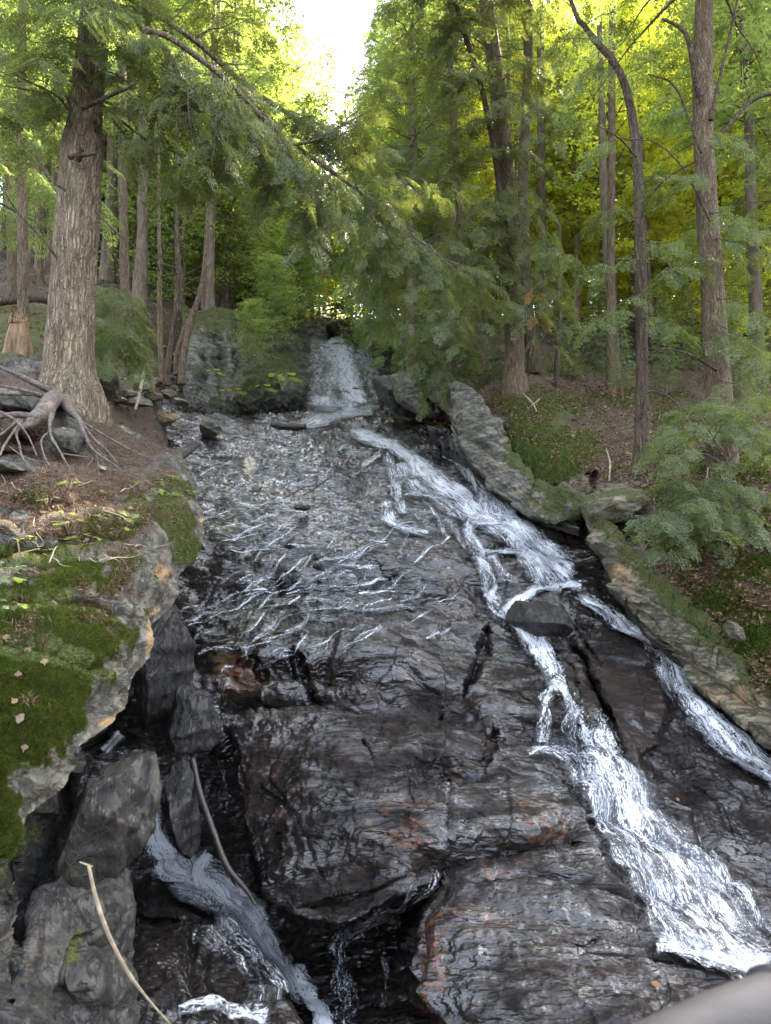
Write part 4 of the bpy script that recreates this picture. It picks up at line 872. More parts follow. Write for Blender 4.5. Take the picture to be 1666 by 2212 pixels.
# ------------------------------------------------------------------ the trees one can tell apart
def hero(name, pts, D, label, mat='barkr', seg=20, n=80, rough=.07, D1=None, flare=0., seed=0, group=None, rf=None, above=6.0, cat='tree', buried=.35):
    """pts: (u, v, width) from the base upward"""
    p = np.asarray(pts, float); Ds = np.linspace(D, D if D1 is None else D1, len(p))
    C = pix(p[:,0], p[:,1], Ds); f = C[:,1]*cp+C[:,2]*sp; r = p[:,2]/2*f/F
    if buried: C = np.vstack([C[0]-[0,0,buried], C]); r = np.r_[r[0]*1.08, r]
    if above:
        d = C[-1]-C[-2]; d = d/np.linalg.norm(d)*.5+np.array([0,0,.5]); C = np.vstack([C, C[-1]+d*above]); r = np.r_[r, r[-1]*.45]
    org = C[1 if buried else 0].copy(); e = empty(name, org); tag(e, label, cat, group)
    mb = MB(); tube(mb, C, r, n, seg, rough, seed, freq=2.5, rf=rf)
    link('trunk', mb.mesh('trunk', M[mat], org=org), e)
    return e, C, r
def limb(parent, pts, name='branch', mat='barkd', n=40, seg=8, rough=.12, seed=0):
    """pts: (u, v, D, width px)"""
    p = np.asarray(pts, float); C = pix(p[:,0], p[:,1], p[:,2]); r = p[:,3]/2*C[:,1]/F; mb = MB(); tube(mb, C, r, n, seg, rough, seed, freq=6)
    org = np.array(parent.location) if parent is not None else C[0]
    return link(name, mb.mesh(name, M[mat], org=org), parent), C
def pb(u0, v0, D0, u1, v1, D1): return (pix(u0, v0, D0), pix(u1, v1, D1))

# --- big hemlock on the left bank
def rf1(rr, C, dirs, th):
    z = C[:,2][:,None]; base = C[1,2]; h = np.clip(z-base, -1, 9)
    fl = np.exp(-np.clip(h,0,9)/.33); lob = .5+.5*np.cos(th*5+1.2)[None]
    rr = rr*(1+fl*.30*lob)
    q = np.stack([np.cos(th)[None]*4.6+0*z, np.sin(th)[None]*4.6+0*z, z*1.15+0*th[None]], -1)
    return rr*(1+.035*ridged(q*1.6, 4, 3))+.007*fbm(q*5, 3, 5)
T1, C1, r1 = hero('hemlock_tree', [(150,868,138),(148,800,106),(152,720,96),(160,600,90),(166,500,90),(172,400,86),(178,330,84),(185,250,66),(192,180,64),(200,100,62),(208,0,58),(214,-100,54),(222,-300,50)], 7.5,
     'big rough-barked hemlock with exposed roots on the left bank', mat='bark', seg=110, n=420, rough=.04, rf=rf1, seed=3)
for i, p in enumerate([[(168,345,7.2,16),(176,320,7.1,14),(172,280,7.05,10),(158,230,7.0,8),(150,205,7.0,9),(158,190,6.95,6),(166,160,6.9,3)],[(150,340,7.2,12),(170,335,7.15,12),(190,334,7.1,8),(210,330,7.05,5)],[(178,235,7.2,9),(205,222,7.1,10),(240,205,7.05,9),(275,190,7.0,7),(300,168,7.0,3)],
                       [(152,225,7.3,8),(135,200,7.2,7),(90,200,7.1,6),(40,190,7.0,4),(0,185,7.0,2)],[(150,238,7.2,7),(120,205,7.1,6),(60,175,7.0,4),(15,150,6.9,2)],[(142,412,7.2,7),(128,402,7.15,5),(118,395,7.1,2)],[(205,262,7.3,13),(212,258,7.25,9),(214,268,7.22,5)],
                       [(125,560,7.2,5),(95,520,7.1,5),(40,460,7.0,4),(0,400,6.9,3)],[(220,225,7.3,6),(300,290,7.4,5),(380,330,7.5,4),(470,350,7.6,2)],[(215,390,7.3,3),(232,384,7.2,2),(240,372,7.1,1.5)],[(205,455,7.3,5),(250,500,7.3,4),(300,540,7.4,2)]]):
    limb(T1, p, seed=i)
limb(T1, [(205,-40,7.6,30),(240,8,7.7,17),(285,22,7.8,15),(330,30,7.9,13),(385,62,8.0,12),(430,95,8.2,13),(480,140,8.4,12),(540,190,8.7,11),(610,238,9.1,10),(690,290,9.5,8),(770,330,10,5)], seed=21, mat='bark')
limb(T1, [(212,40,7.5,22),(250,52,7.4,15),(300,62,7.35,14),(360,78,7.4,14),(420,118,7.5,14),(480,165,7.6,13),(530,215,7.8,12),(570,258,8.0,12),(620,300,8.2,12),(680,345,8.5,11),(730,380,8.7,9),(800,430,9.1,8),(870,490,9.5,7),(940,545,9.9,5),(1020,620,10.3,3)], seed=22, mat='bark')
limb(T1, [(625,315,8.2,7),(690,300,8.3,6),(750,265,8.4,4),(800,240,8.5,2)], seed=23)
limb(T1, [(440,110,8.2,5),(455,150,8.1,4),(480,210,8.0,3),(500,260,8.0,2)], seed=24)
JR = np.random.default_rng(5)
LF = []
for u0,v0,D0,u1,v1,D1 in [(330,66,7.4,420,260,7.2),(400,100,7.5,330,330,7.3),(470,158,7.6,560,360,7.3),(520,205,7.8,470,400,7.6),(560,250,8.0,650,420,7.6),(620,300,8.2,560,470,8.0),(680,345,8.5,760,520,8.2),(720,375,8.7,660,520,8.5),
                          (790,425,9.1,870,590,8.8),(850,470,9.4,780,620,9.3),(920,530,9.8,990,680,9.6),(600,235,9.1,720,300,8.7),(640,262,9.3,790,330,8.9),(700,292,9.5,860,350,9.4),(690,300,8.3,800,270,8.2),(740,270,8.4,830,200,8.6),
                          (480,140,8.4,600,270,8.2),(420,85,8.2,510,40,8.5),(360,45,8.0,470,-10,8.4),(300,25,7.9,380,-80,8.1),(540,190,8.7,600,150,8.9),(500,260,8,600,380,7.9),(760,400,8.9,860,470,8.8),(880,500,9.6,960,600,9.4),(950,560,9.9,1060,640,9.9)]:
    LF.append(pb(u0,v0,D0,u1,v1,D1))
    for _ in range(int(JR.random() < .85)): LF.append(pb(u0+JR.normal(0,8),v0+JR.normal(0,4),D0,u1+JR.normal(0,60),v1+JR.normal(0,45),D1+JR.normal(0,.4)))
bough_part(T1, LF, 'needle', seed=301, dens=9, wid=.42, hang=.45, sc=.85, wr=.010, start=.08, tint0=.35)
LF = [pb(*x) for x in [(195,120,7.5,40,90,6.7),(195,60,7.5,20,20,6.6),(200,20,7.5,60,-60,6.8),(190,180,7.5,20,250,6.9),(185,230,7.4,-40,170,6.6),(200,90,7.5,90,130,6.5),(205,-20,7.5,150,60,6.4),(200,150,7.6,340,250,7.4),(198,100,7.6,380,190,7.5),
    (205,30,7.6,300,130,7.2),(210,-40,7.6,360,20,7.5),(200,200,7.6,330,330,7.5),(205,-60,7.6,250,60,6.9),(195,-100,7.5,60,-20,7),(190,200,7.6,80,330,7.5),(300,290,7.4,420,420,7.6),(380,330,7.5,500,420,7.8),(230,240,7.4,340,410,7.6),(-60,60,7.2,90,240,7.4),(-60,200,7.2,60,330,7.6)]]
bough_part(T1, LF, 'needle', seed=302, dens=8.5, wid=.42, hang=.35, sc=.95, wr=.011, tint0=.5)
# roots of the big hemlock: thick tapering, running over rock and soil
for i, p in enumerate([
    [(130,850,7.0,34),(90,835,6.7,26),(40,810,6.6,20),(-10,790,6.5,16),(-60,780,6.4,12)],
    [(115,870,6.9,30),(80,852,6.55,24),(30,850,6.3,20),(-30,850,6.1,16)],
    [(120,860,6.8,52),(105,872,6.5,50),(92,890,6.3,46),(75,905,6.15,42),(55,920,6.05,30),(30,930,6,16)],
    [(140,868,6.9,44),(150,885,6.6,32),(168,905,6.4,22),(182,935,6.2,16),(196,965,6.1,12),(225,990,6.0,9),(262,1012,6.0,5)],
    [(155,882,6.8,26),(178,915,6.45,15),(200,945,6.25,12),(232,975,6.2,10),(256,1003,6.1,6)],
    [(160,890,6.7,20),(184,930,6.35,11),(190,960,6.15,9),(208,985,6.05,7),(214,1015,5.9,6),(214,1032,5.85,4)],
    [(112,895,6.2,24),(108,920,6.05,15),(112,945,5.9,12),(124,965,5.8,10),(138,990,5.7,9),(150,1012,5.65,6),(158,1024,5.6,4)],
    [(50,905,6.1,15),(36,935,5.9,11),(42,960,5.8,9),(48,985,5.7,8),(64,1008,5.6,6),(80,1018,5.6,4)],
    [(48,900,6.1,14),(20,925,5.95,12),(0,940,5.9,12),(-40,960,5.8,10)],
    [(45,912,6.0,12),(24,940,5.8,9),(8,965,5.7,9),(0,985,5.6,7)],
    [(110,930,6.0,8),(90,950,5.85,7),(96,985,5.7,6),(110,1008,5.6,5),(120,1022,5.6,3)],
    [(135,980,5.8,7),(170,985,5.8,6),(200,990,5.8,5),(190,1005,5.75,4)],
    [(150,895,6.6,14),(200,925,6.6,10),(260,960,6.7,8),(310,985,6.8,5),(350,1000,6.9,3)],
    [(210,970,6.1,6),(240,1000,6.05,5),(270,1020,6.05,3)],
    [(0,900,6.0,22),(40,895,6.05,24),(80,900,6.1,22)],
    [(20,965,5.75,6),(60,990,5.7,6),(110,1000,5.7,5),(170,1008,5.75,3)],
    [(-30,830,6.2,12),(30,838,6.3,10),(80,850,6.4,14)],[(-20,880,6.0,10),(30,905,5.95,9),(60,940,5.85,7),(80,985,5.7,5)],
    [(230,985,6.2,5),(262,990,6.3,5),(300,1000,6.4,3)]]):
    p = [(a_, b_, c_, d_*(.52 if d_ < 40 else .8)) for a_, b_, c_, d_ in p]
    limb(T1, p, name='root', mat='root', seed=50+i, rough=.35, n=50, seg=12)

# --- right side hero trees
T2, C2, r2 = hero('hemlock_tree', [(1113,822,56),(1112,800,43),(1110,700,41),(1104,600,40),(1100,500,38),(1094,400,38),(1086,300,36),(1076,200,34),(1064,100,32),(1050,0,30),(1036,-120,28)], 13.6, 'straight pale hemlock at the head of the great tilted slab', seed=11, seg=36, n=160)
limb(T2, [(1108,620,13.3,14),(1104,560,13.2,12),(1098,500,13.1,10),(1080,420,13.0,11),(1068,330,12.9,12),(1052,240,12.8,13),(1030,150,12.7,13),(1000,60,12.6,13),(978,-30,12.5,12),(960,-140,12.4,10)], name='vine', seed=61)
limb(T2, [(1094,500,13.2,3),(1110,540,13,3),(1130,580,12.9,2)], seed=62)
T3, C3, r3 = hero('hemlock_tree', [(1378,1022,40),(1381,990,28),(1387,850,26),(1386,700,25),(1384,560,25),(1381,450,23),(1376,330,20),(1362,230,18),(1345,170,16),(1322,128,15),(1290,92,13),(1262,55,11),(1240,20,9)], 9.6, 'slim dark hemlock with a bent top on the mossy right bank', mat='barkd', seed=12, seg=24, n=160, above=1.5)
T4, C4, r4 = hero('hemlock_tree', [(1562,1030,74),(1560,980,62),(1556,900,57),(1550,800,52),(1543,700,50),(1538,600,47),(1530,500,45),(1525,400,42),(1520,300,40),(1518,200,42),(1520,100,40),(1522,0,36),(1526,-120,32)], 9.4, 'largest sunlit-edged hemlock standing at the far right', seed=13, seg=48, n=200)
limb(T4, [(1512,210,9.2,16),(1500,160,9.1,12),(1488,90,9.0,11),(1470,60,9.0,9),(1430,40,9.0,6)], seed=71); limb(T4, [(1535,260,9.2,12),(1555,170,9.1,8),(1580,60,9.1,6),(1600,-30,9.1,5)], seed=72)
limb(T4, [(1535,320,9.3,9),(1600,240,9.3,9),(1640,210,9.3,9),(1700,195,9.2,8)], seed=73); limb(T4, [(1515,330,9.2,6),(1460,190,9.1,5),(1400,160,9,3)], seed=74)
limb(T4, [(1535,480,9.2,5),(1480,370,9,4),(1420,310,8.9,3),(1350,300,8.9,2)], seed=75); limb(T4, [(1548,800,9.2,7),(1500,770,9,6),(1450,755,8.9,4),(1400,752,8.8,2)], seed=76)
limb(T3, [(1384,905,9.5,4),(1398,850,9.3,5),(1430,850,9.2,5),(1460,870,9.1,4),(1490,920,9,3),(1510,960,8.9,2)], seed=77); limb(T3, [(1386,440,9.4,7),(1440,385,9.2,6),(1500,350,9,4)], seed=78)
limb(T3, [(1383,700,9.4,3),(1330,680,9.2,3),(1260,690,9.0,2)], seed=79); limb(T3, [(1375,340,9.5,5),(1340,300,9.3,4),(1290,270,9.1,2)], seed=80)
T5, _, _ = hero('hemlock_tree', [(1320,830,22),(1319,700,18),(1320,500,17),(1322,300,16),(1322,100,15),(1324,-60,14)], 15.0, 'thin straight trunk between the slim and pale hemlocks', seed=14, seg=14)
T6, _, _ = hero('hemlock_tree', [(1034,782,26),(1018,730,22),(1006,660,20),(1000,560,18),(990,400,17),(975,200,15),(965,0,14)], 16.0, 'leaning thin hemlock left of the pale trunk', seed=15, seg=14)
T7, _, _ = hero('hemlock_tree', [(975,742,26),(963,680,24),(955,600,22),(945,450,20),(935,300,18),(925,120,17),(918,0,16)], 19.0, 'shaded grey trunk behind the leaning thin hemlock', seed=16, seg=14)
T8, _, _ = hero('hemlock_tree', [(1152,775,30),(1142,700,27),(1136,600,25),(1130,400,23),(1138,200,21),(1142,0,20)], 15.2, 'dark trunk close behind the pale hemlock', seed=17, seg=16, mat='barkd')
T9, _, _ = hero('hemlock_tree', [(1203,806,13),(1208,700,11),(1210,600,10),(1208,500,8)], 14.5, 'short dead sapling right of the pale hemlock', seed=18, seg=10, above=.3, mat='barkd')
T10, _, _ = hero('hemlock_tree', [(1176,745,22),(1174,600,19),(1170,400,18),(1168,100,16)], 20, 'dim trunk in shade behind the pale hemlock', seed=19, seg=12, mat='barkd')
T11, _, _ = hero('hemlock_tree', [(348,782,13),(346,720,12),(345,640,11),(346,560,10),(344,500,8)], 11.4, 'thin bare hemlock pole with stubs above the stone bank', seed=20, seg=10, above=2)
for i, p in enumerate([[(346,590,11.4,4),(335,560,11.2,3),(322,550,11.1,1.5)],[(346,570,11.4,4),(362,572,11.2,3),(385,580,11.1,1.5)],[(346,600,11.4,3),(370,592,11.2,3),(395,590,11.1,1.5)],[(346,560,11.4,4),(354,540,11.3,3),(352,520,11.3,1.5)]]): limb(T11, p, seed=90+i)
T12, _, _ = hero('hemlock_tree', [(362,790,14),(370,740,13),(378,690,12),(385,600,11),(382,480,10)], 12.0, 'slightly leaning dark pole right of the bare pole', seed=21, seg=10, above=3, mat='barkd')
T13, _, _ = hero('hemlock_tree', [(394,790,16),(402,740,15),(414,690,14),(430,640,12),(440,590,10),(445,520,8)], 12.6, 'pale crooked stem leaning right over the outcrop', seed=22, seg=12, above=2)
T14, _, _ = hero('hemlock_tree', [(382,770,12),(396,720,11),(410,690,9),(424,660,6)], 12.8, 'thin stem crossing behind the crooked pale stem', seed=23, seg=10, above=.2)
limb(T13, [(416,690,12.6,4),(390,640,12.5,3),(375,610,12.5,2)], seed=95); limb(T13, [(430,640,12.6,4),(400,620,12.4,3),(380,618,12.3,1.5)], seed=96)
T15, _, _ = hero('hemlock_tree', [(50,705,25),(50,640,22),(49,500,21),(48,350,20),(46,200,18)], 10.5, 'grey trunk close behind the broken stump', seed=24, seg=16)
T16, _, _ = hero('hemlock_tree', [(30,648,25),(27,560,21),(24,470,20),(22,350,19)], 16.5, 'brown trunk rising behind the fallen mossy log', seed=25, seg=14)
T17, _, _ = hero('hemlock_tree', [(272,672,24),(270,600,20),(268,500,19),(265,300,17)], 16.5, 'pale trunk on the slope right of the big hemlock', seed=26, seg=14)
T18, _, _ = hero('hemlock_tree', [(90,640,16),(86,560,13),(85,420,12)], 18, 'small trunk between the fallen log and big hemlock', seed=27, seg=10)

def top_crown(T, h0, s, idx):
    c = link('crown', CH[idx][0], T); c.location = (0,0,h0); c.scale = (s,s,s*.8); b = link('branches', CH[idx][1], T); b.location = (0,0,h0); b.scale = (s,s,s*.8)
top_crown(T1, 1.5, 1.0, 1); top_crown(T2, 3.5, .95, 1); top_crown(T4, 2.2, .95, 1); top_crown(T6, 3.5, .7, 1)

def jit(l, k=1):
    r = np.random.default_rng(len(l)); o = []
    for x in l:
        o.append(x)
        for _ in range(k): o.append((x[0]+r.normal(0,3), x[1]+r.normal(0,35), x[2], x[3]+r.normal(0,35), x[4]+r.normal(0,45), x[5]+r.normal(0,.5)))
    return o
# --- boughs in front of the falls and on the right, each belonging to its tree
bough_part(T2, [pb(*x) for x in [(1098,420,13.4,1190,560,12.4),(1098,480,13.4,1220,640,12.2),(1102,560,13.4,1230,700,12.2),(1104,600,13.4,1180,760,12.0),(1100,520,13.4,1260,600,12.0),(1092,380,13.4,1180,470,12.3),(1106,640,13.4,1040,700,12.3),(1102,560,13.4,1000,660,12.3),(1104,610,13.4,1150,700,12)]], 'needle', seed=310, tpls=SP_MID, dens=6, wid=.40, hang=.35, sc=.8, wr=.010, tint0=.6)
bough_part(T2, [pb(*x) for x in jit([(1094,400,13.5,960,560,12.0),(1088,320,13.5,940,400,12.2),(1084,270,13.5,960,300,12.2),(1078,200,13.5,900,180,12.2),(1064,100,13.5,900,60,12.2),(1050,0,13.5,880,-40,12.4),(1080,200,13.5,1190,250,12.5),(1066,100,13.5,1180,140,12.5),(1055,10,13.5,1170,20,12.5),
    (1098,450,13.5,930,640,12.2),(1102,560,13.5,900,720,12.6),(1070,150,13,980,180,12.2),(1050,0,13,960,90,12.2),(1088,310,13.5,1200,380,12.6),(1035,-100,13,920,0,12),(1050,-40,13,1180,-60,12.4)])], 'needle', seed=311, dens=6.5, wid=.40, hang=.35, sc=.85, wr=.012, tpls=SP_MID, tint0=.4)
bough_part(T6, [pb(*x) for x in jit([(1006,660,16,900,740,15),(1003,610,16,840,700,15),(1000,560,16,860,640,15.2),(998,500,16,820,600,15.2),(994,440,16,800,520,15.4),(990,380,16,830,430,15.2),(985,300,16,840,340,15.2),(978,230,16,850,250,15.4),(970,120,16,830,150,15.6),(1010,700,16,930,840,14.6),(1012,700,16,960,800,14.8)])], 'needle', seed=312, dens=5.2, wid=.42, hang=.4, sc=.85, wr=.012, tpls=SP_MID, tint0=.45)
bough_part(T7, [pb(*x) for x in jit([(960,650,19,820,770,18),(955,600,19,780,690,18.5),(950,540,19,760,640,18.5),(946,470,19,740,560,18.5),(942,400,19,730,470,18.5),(935,320,19,740,370,18.5),(930,220,19,760,260,18.6),(925,120,19,780,170,18.5),(920,20,19,790,60,18.5),(915,-60,19,760,-30,18.5),(965,690,19,860,780,17.8),(955,620,19,830,720,17.6)])], 'needlefar', seed=313, dens=4.2, wid=.42, hang=.42, sc=.9, wr=.014, tpls=SP_MID, tint0=.42)
bough_part(T4, [pb(*x) for x in [(1556,860,9.2,1440,960,8.2),(1552,820,9.2,1680,900,8.4),(1555,880,9.2,1640,980,8.2),(1558,900,9.2,1480,1010,8),(1545,640,9.3,1660,700,8.6),(1540,560,9.3,1430,600,8.8),(1530,460,9.3,1640,500,8.6),(1545,700,9.3,1640,780,8.6),(1535,520,9.3,1680,560,8.8),(1525,380,9.3,1420,420,8.9),(1522,300,9.3,1640,330,8.7)]], 'needle', seed=314, dens=7.5, wid=.42, hang=.35, sc=.95, wr=.010, tint0=.45)
bough_part(T3, [pb(*x) for x in [(1384,560,9.5,1260,600,9.1),(1385,640,9.5,1300,700,9),(1386,520,9.5,1500,560,9),(1386,690,9.5,1480,720,8.9),(1384,480,9.5,1280,470,9.2),(1380,400,9.5,1480,380,9),(1372,300,9.5,1270,340,9),(1345,170,9.5,1440,120,9.2),(1322,130,9.5,1240,190,9.1),(1290,92,9.5,1200,100,9),(1262,55,9.5,1360,20,9.3),(1240,20,9.5,1150,-20,9.2)]], 'needle', seed=315, dens=7.0, wid=.38, hang=.35, sc=.95, wr=.009, tint0=.4)
# low hemlock sapling reaching over the lower right bank
sap = empty('hemlock_sapling', pix(1610, 1150, 7.9)); tag(sap, 'blue green hemlock sapling drooping over the lower right bank', 'sapling')
limb(sap, [(1612,1170,7.9,7),(1600,1080,7.7,6),(1570,1000,7.5,5),(1540,950,7.4,3)], name='trunk')
bough_part(sap, [pb(*x) for x in [(1600,1080,7.7,1385,1125,6.8),(1600,1090,7.7,1440,1180,6.8),(1590,1050,7.7,1430,1050,7),(1605,1090,7.7,1520,1180,6.9),(1580,1020,7.6,1420,980,7.1),(1600,1060,7.7,1680,1060,7.2),(1570,1000,7.6,1660,940,7.1),(1560,970,7.5,1480,880,7.2),(1600,1080,7.7,1660,1120,7.2),(1540,950,7.4,1600,880,7.1),(1590,1040,7.6,1500,1080,6.9)]], 'needle', seed=316, dens=10, wid=.42, hang=.4, sc=.7, wr=.008, tint0=.15)
# small hemlocks: right of the big trunk, over the dark rocks by the falls
s2 = empty('hemlock_sapling', pix(215, 700, 8.6)); tag(s2, 'grey green hemlock sapling hanging beside the big left trunk', 'sapling')
limb(s2, [(196,760,8.8,6),(200,700,8.8,6),(205,640,8.8,4),(208,590,8.8,2)], name='trunk')
bough_part(s2, [pb(*x) for x in [(200,660,8.7,300,760,8.0),(200,690,8.7,305,800,8.1),(202,650,8.7,310,700,8.3),(203,630,8.7,290,660,8.3),(200,700,8.7,260,810,8.1),(204,620,8.7,300,640,8.4)]], 'needle', seed=317, dens=10, wid=.42, hang=.5, sc=.8, wr=.007, tint0=.5)
s3 = empty('hemlock_sapling', pix(940, 800, 14.6)); tag(s3, 'small hemlock drooping over dark rocks left of the tilted slab', 'sapling')
limb(s3, [(965,770,15,7),(950,700,14.9,6),(940,640,14.8,3)], name='trunk')
bough_part(s3, [pb(*x) for x in [(960,740,14.9,930,870,13.9),(960,750,14.9,985,850,13.9),(955,720,14.9,880,800,14.2),(950,700,14.9,870,740,14.3),(950,690,14.9,1010,770,14.2)]], 'needle', seed=318, tpls=SP_MID, dens=7, wid=.4, hang=.6, sc=.9, wr=.009, tint0=.4)
# dead orange sprig
db_, _ = bough_part(T2, [pb(1150,610,12.5,1165,690,12.3)], 'dry', seed=319, dens=7, wid=.3, hang=.6, sc=.8, wr=.007)

# maple saplings over the outcrop, bright green
def sapling(u, v, D, idx, s, label, name='maple_sapling'):
    p = pix(u, v, D); e = empty(name, p); e.scale = (s,s,s); e.rotation_euler = (0,0,random.uniform(0,6)); tag(e, label, 'sapling')
    tr = link('trunk', TR[idx % 4], e); tr.scale = (.25,.25,.3); link('crown', CM[0][0], e); link('branches', CM[0][1], e); return e
sapling(590, 740, 19.5, 0, .42, 'bright maple sapling on the rock outcrop top'); sapling(545, 790, 16.2, 1, .26, 'small pale maple seedling on the outcrop face')
sapling(640, 700, 24, 2, .6, 'light green maple sapling beside the top of the falls'); sapling(800, 770, 21, 3, .30, 'bright low leafy sapling right of the upper fall')
sapling(815, 745, 23, 0, .40, 'leafy green sapling above the right rocks of the falls'); sapling(490, 640, 22, 1, .8, 'light maple sapling behind the crooked pale stem')

# ------------------------------------------------------------------ the forest beyond
r_ = np.random.default_rng(99)
def sky_ok(u, D, H):            # keep the opening over the stream clear
    return True
left = [(455,20,'h',1,.85),(500,31,'h',1,.95),(180,31,'h',2,.8),(270,27,'h',2,.7),(60,29,'h',2,.8),(400,28,'h',2,.7),(-60,12,'h',2,.8),(-20,20,'h',1,1.),(95,23,'h',0,1.05),(150,28,'h',1,1.1),(230,21,'h',0,.95),(300,19,'h',3,.9),(320,27,'h',2,1.05),(385,23,'h',1,.95),(440,29,'h',0,1.0),(20,34,'h',0,1.2),(120,38,'h',2,1.2),(220,34,'h',1,1.1),(350,36,'h',0,1.0),(-150,26,'h',0,1.1),(-120,15,'h',1,.9),(420,38,'h',3,1.0),(470,44,'h',2,.95),(480,34,'h',3,.8)]
for i, (u, D, k, ix, s) in enumerate(left):
    forest_tree('hemlock_tree', u, D, k, ix, s, 'tall hemlock in the shaded stand up the left hillside', group='hemlocks of the left hillside stand')
for i, (u, D, k, ix, s) in enumerate([(610,46,'b',1,1.0),(655,52,'b',1,1.1),(700,58,'b',1,1.3),(750,50,'b',1,1.2),(790,44,'b',0,.95),(640,66,'b',2,.9),(840,55,'b',2,1.1),(720,80,'b',2,1.1)]):
    forest_tree('beech_tree', u, D, k, ix, s, 'yellow green leafy tree beyond the top of the falls', group='leafy trees beyond the top of the falls')
for i, (u, D, k, ix, s) in enumerate([(310,24,'m',0,1.3),(360,27,'m',0,1.7),(270,28,'m',0,2.0),(460,32,'m',0,2.2),(150,24,'m',0,1.5),(590,38,'m',0,2.6),(545,33,'m',0,2.1),(505,42,'m',0,3.0),(500,27,'m',0,1.5),(560,29,'m',0,1.4),(470,24,'m',0,1.3),(430,30,'m',0,2.1),(530,36,'m',0,2.2),(620,33,'m',0,1.5),(330,30,'m',0,1.8),(390,21,'m',0,1.0),(820,30,'m',0,1.6),(870,26,'m',0,1.3)]):
    forest_tree('maple_tree', u, D, k, ix, s, 'mid green young maple in the gap around the upper falls', group='young maples around the upper falls')
for i, (u, D, k, ix, s) in enumerate([(830,29,'h',0,.85),(900,33,'h',1,1.0),(1250,22,'h',3,.8),(1640,16,'h',3,.95),(1760,18,'h',0,.9),(1900,13,'h',0,.95),(2050,17,'h',2,1.1),(885,22,'h',1,.9),(890,18,'h',1,.8)]):  # rightmost hemlocks stand out of view, added to shade the stream
    forest_tree('hemlock_tree', u, D, k, ix, s, 'hemlock in the backlit stand on the right slope', group='hemlocks of the right slope stand')
for i, (u, D, k, ix, s) in enumerate([(880,42,'b',1,1.9),(950,36,'b',1,1.6),(1030,44,'b',1,2.0),(1110,34,'b',1,1.6),(1180,42,'b',1,2.0),(1250,32,'b',1,1.5),(1330,29,'b',1,1.3),(1400,38,'b',1,1.9),(1470,31,'b',1,1.5),(1540,27,'b',1,1.3),(1620,34,'b',1,1.7),(1700,26,'b',1,1.4),(1760,38,'b',1,1.9),(1200,26,'b',1,.8),(1380,23,'b',1,.8),(1500,20,'b',1,.7),(1660,19,'b',1,.8)]):
    forest_tree('beech_tree', u, D, k, ix, s, 'sunlit yellow green leafy tree behind the right slope hemlocks', group='sunlit leafy trees of the right slope')
for i, (u, D, s) in enumerate([(985,25,.95),(1120,23,.9),(1230,26,1.),(1330,21,.85),(1440,24,.95),(1570,20,.85),(1680,23,.95),(1400,30,1.1),(1050,30,1.1)]):
    forest_tree('beech_tree', u, D, 'b', 2, s, 'tall backlit beech with high yellow green crown on the right slope', group='tall beeches of the right slope')
for i, (u, D, s) in enumerate([(1010,14.5,.10),(1080,17,.14),(1230,16,.13),(1290,18.5,.16),(1345,14,.10),(1440,15,.13),(1480,18,.17),(1590,14.5,.12),(1640,12.5,.11),(1200,20,.18),(1420,21,.2),(1680,16,.16),(1000,19,.16),(900,20,.14)]):
    forest_tree('hemlock_sapling', u, D, 'h', 2, s, 'knee to shoulder high hemlock seedling among the right slope trunks', 'sapling', 'hemlock seedlings on the right slope', ts=.6)
for i, (u, D, s) in enumerate([(690,41,.55),(640,38,.5),(725,38,.5),(760,42,.7),(600,40,.6),(670,46,.8)]):
    forest_tree('beech_tree', u, D, 'b', 1, s, 'low leafy beech just over the lip of the falls', group='low beeches over the lip of the falls')
for i, (u, D, s) in enumerate([(900,28,.6),(960,25,.45),(1020,30,.6),(1080,26,.5),(1140,29,.6),(1210,24,.45),(1270,27,.55),(1330,23,.42),(1390,28,.6),(1440,24,.5),(1510,26,.55),(1570,22,.45),(1630,27,.6),(1690,22,.5),(1230,33,.7),(1350,34,.8),(1060,36,.8),(940,33,.7)]):
    forest_tree('beech_tree', u, D, 'b', 1, s, 'low leafy young beech filling the gaps between right slope trunks', group='young beeches under the right slope stand')
# slim poles of the far stands
lp = [(r_.uniform(180,520), r_.uniform(20,38)) for _ in range(34)]+[(r_.uniform(-60,110), r_.uniform(18,34)) for _ in range(12)]
for u, D in lp:
    p = gpos(u, D); e = empty('tree_pole', p); e.rotation_euler = (r_.normal(0,.02),r_.normal(0,.02),r_.uniform(0,6)); tag(e, 'slender bare trunk in the dim stand on the left hillside', 'tree', 'slender trunks of the left stand')
    o = link('trunk', TR[int(r_.integers(0,4))], e); k = r_.uniform(.4,.8); o.scale = (k,k,.85)
for u, D in [(r_.uniform(900,1700), r_.uniform(17,34)) for _ in range(26)]+[(r_.uniform(500,680), r_.uniform(30,44)) for _ in range(10)]:
    p = gpos(u, D); e = empty('tree_pole', p); e.rotation_euler = (r_.normal(0,.03),r_.normal(0,.03),r_.uniform(0,6)); tag(e, 'slender trunk in the backlit stand beyond the stream', 'tree', 'slender trunks of the backlit stand')
    o = link('trunk', TR[int(r_.integers(0,4))], e); k = r_.uniform(.3,.7); o.scale = (k,k,.8 if D < 30 else .5)

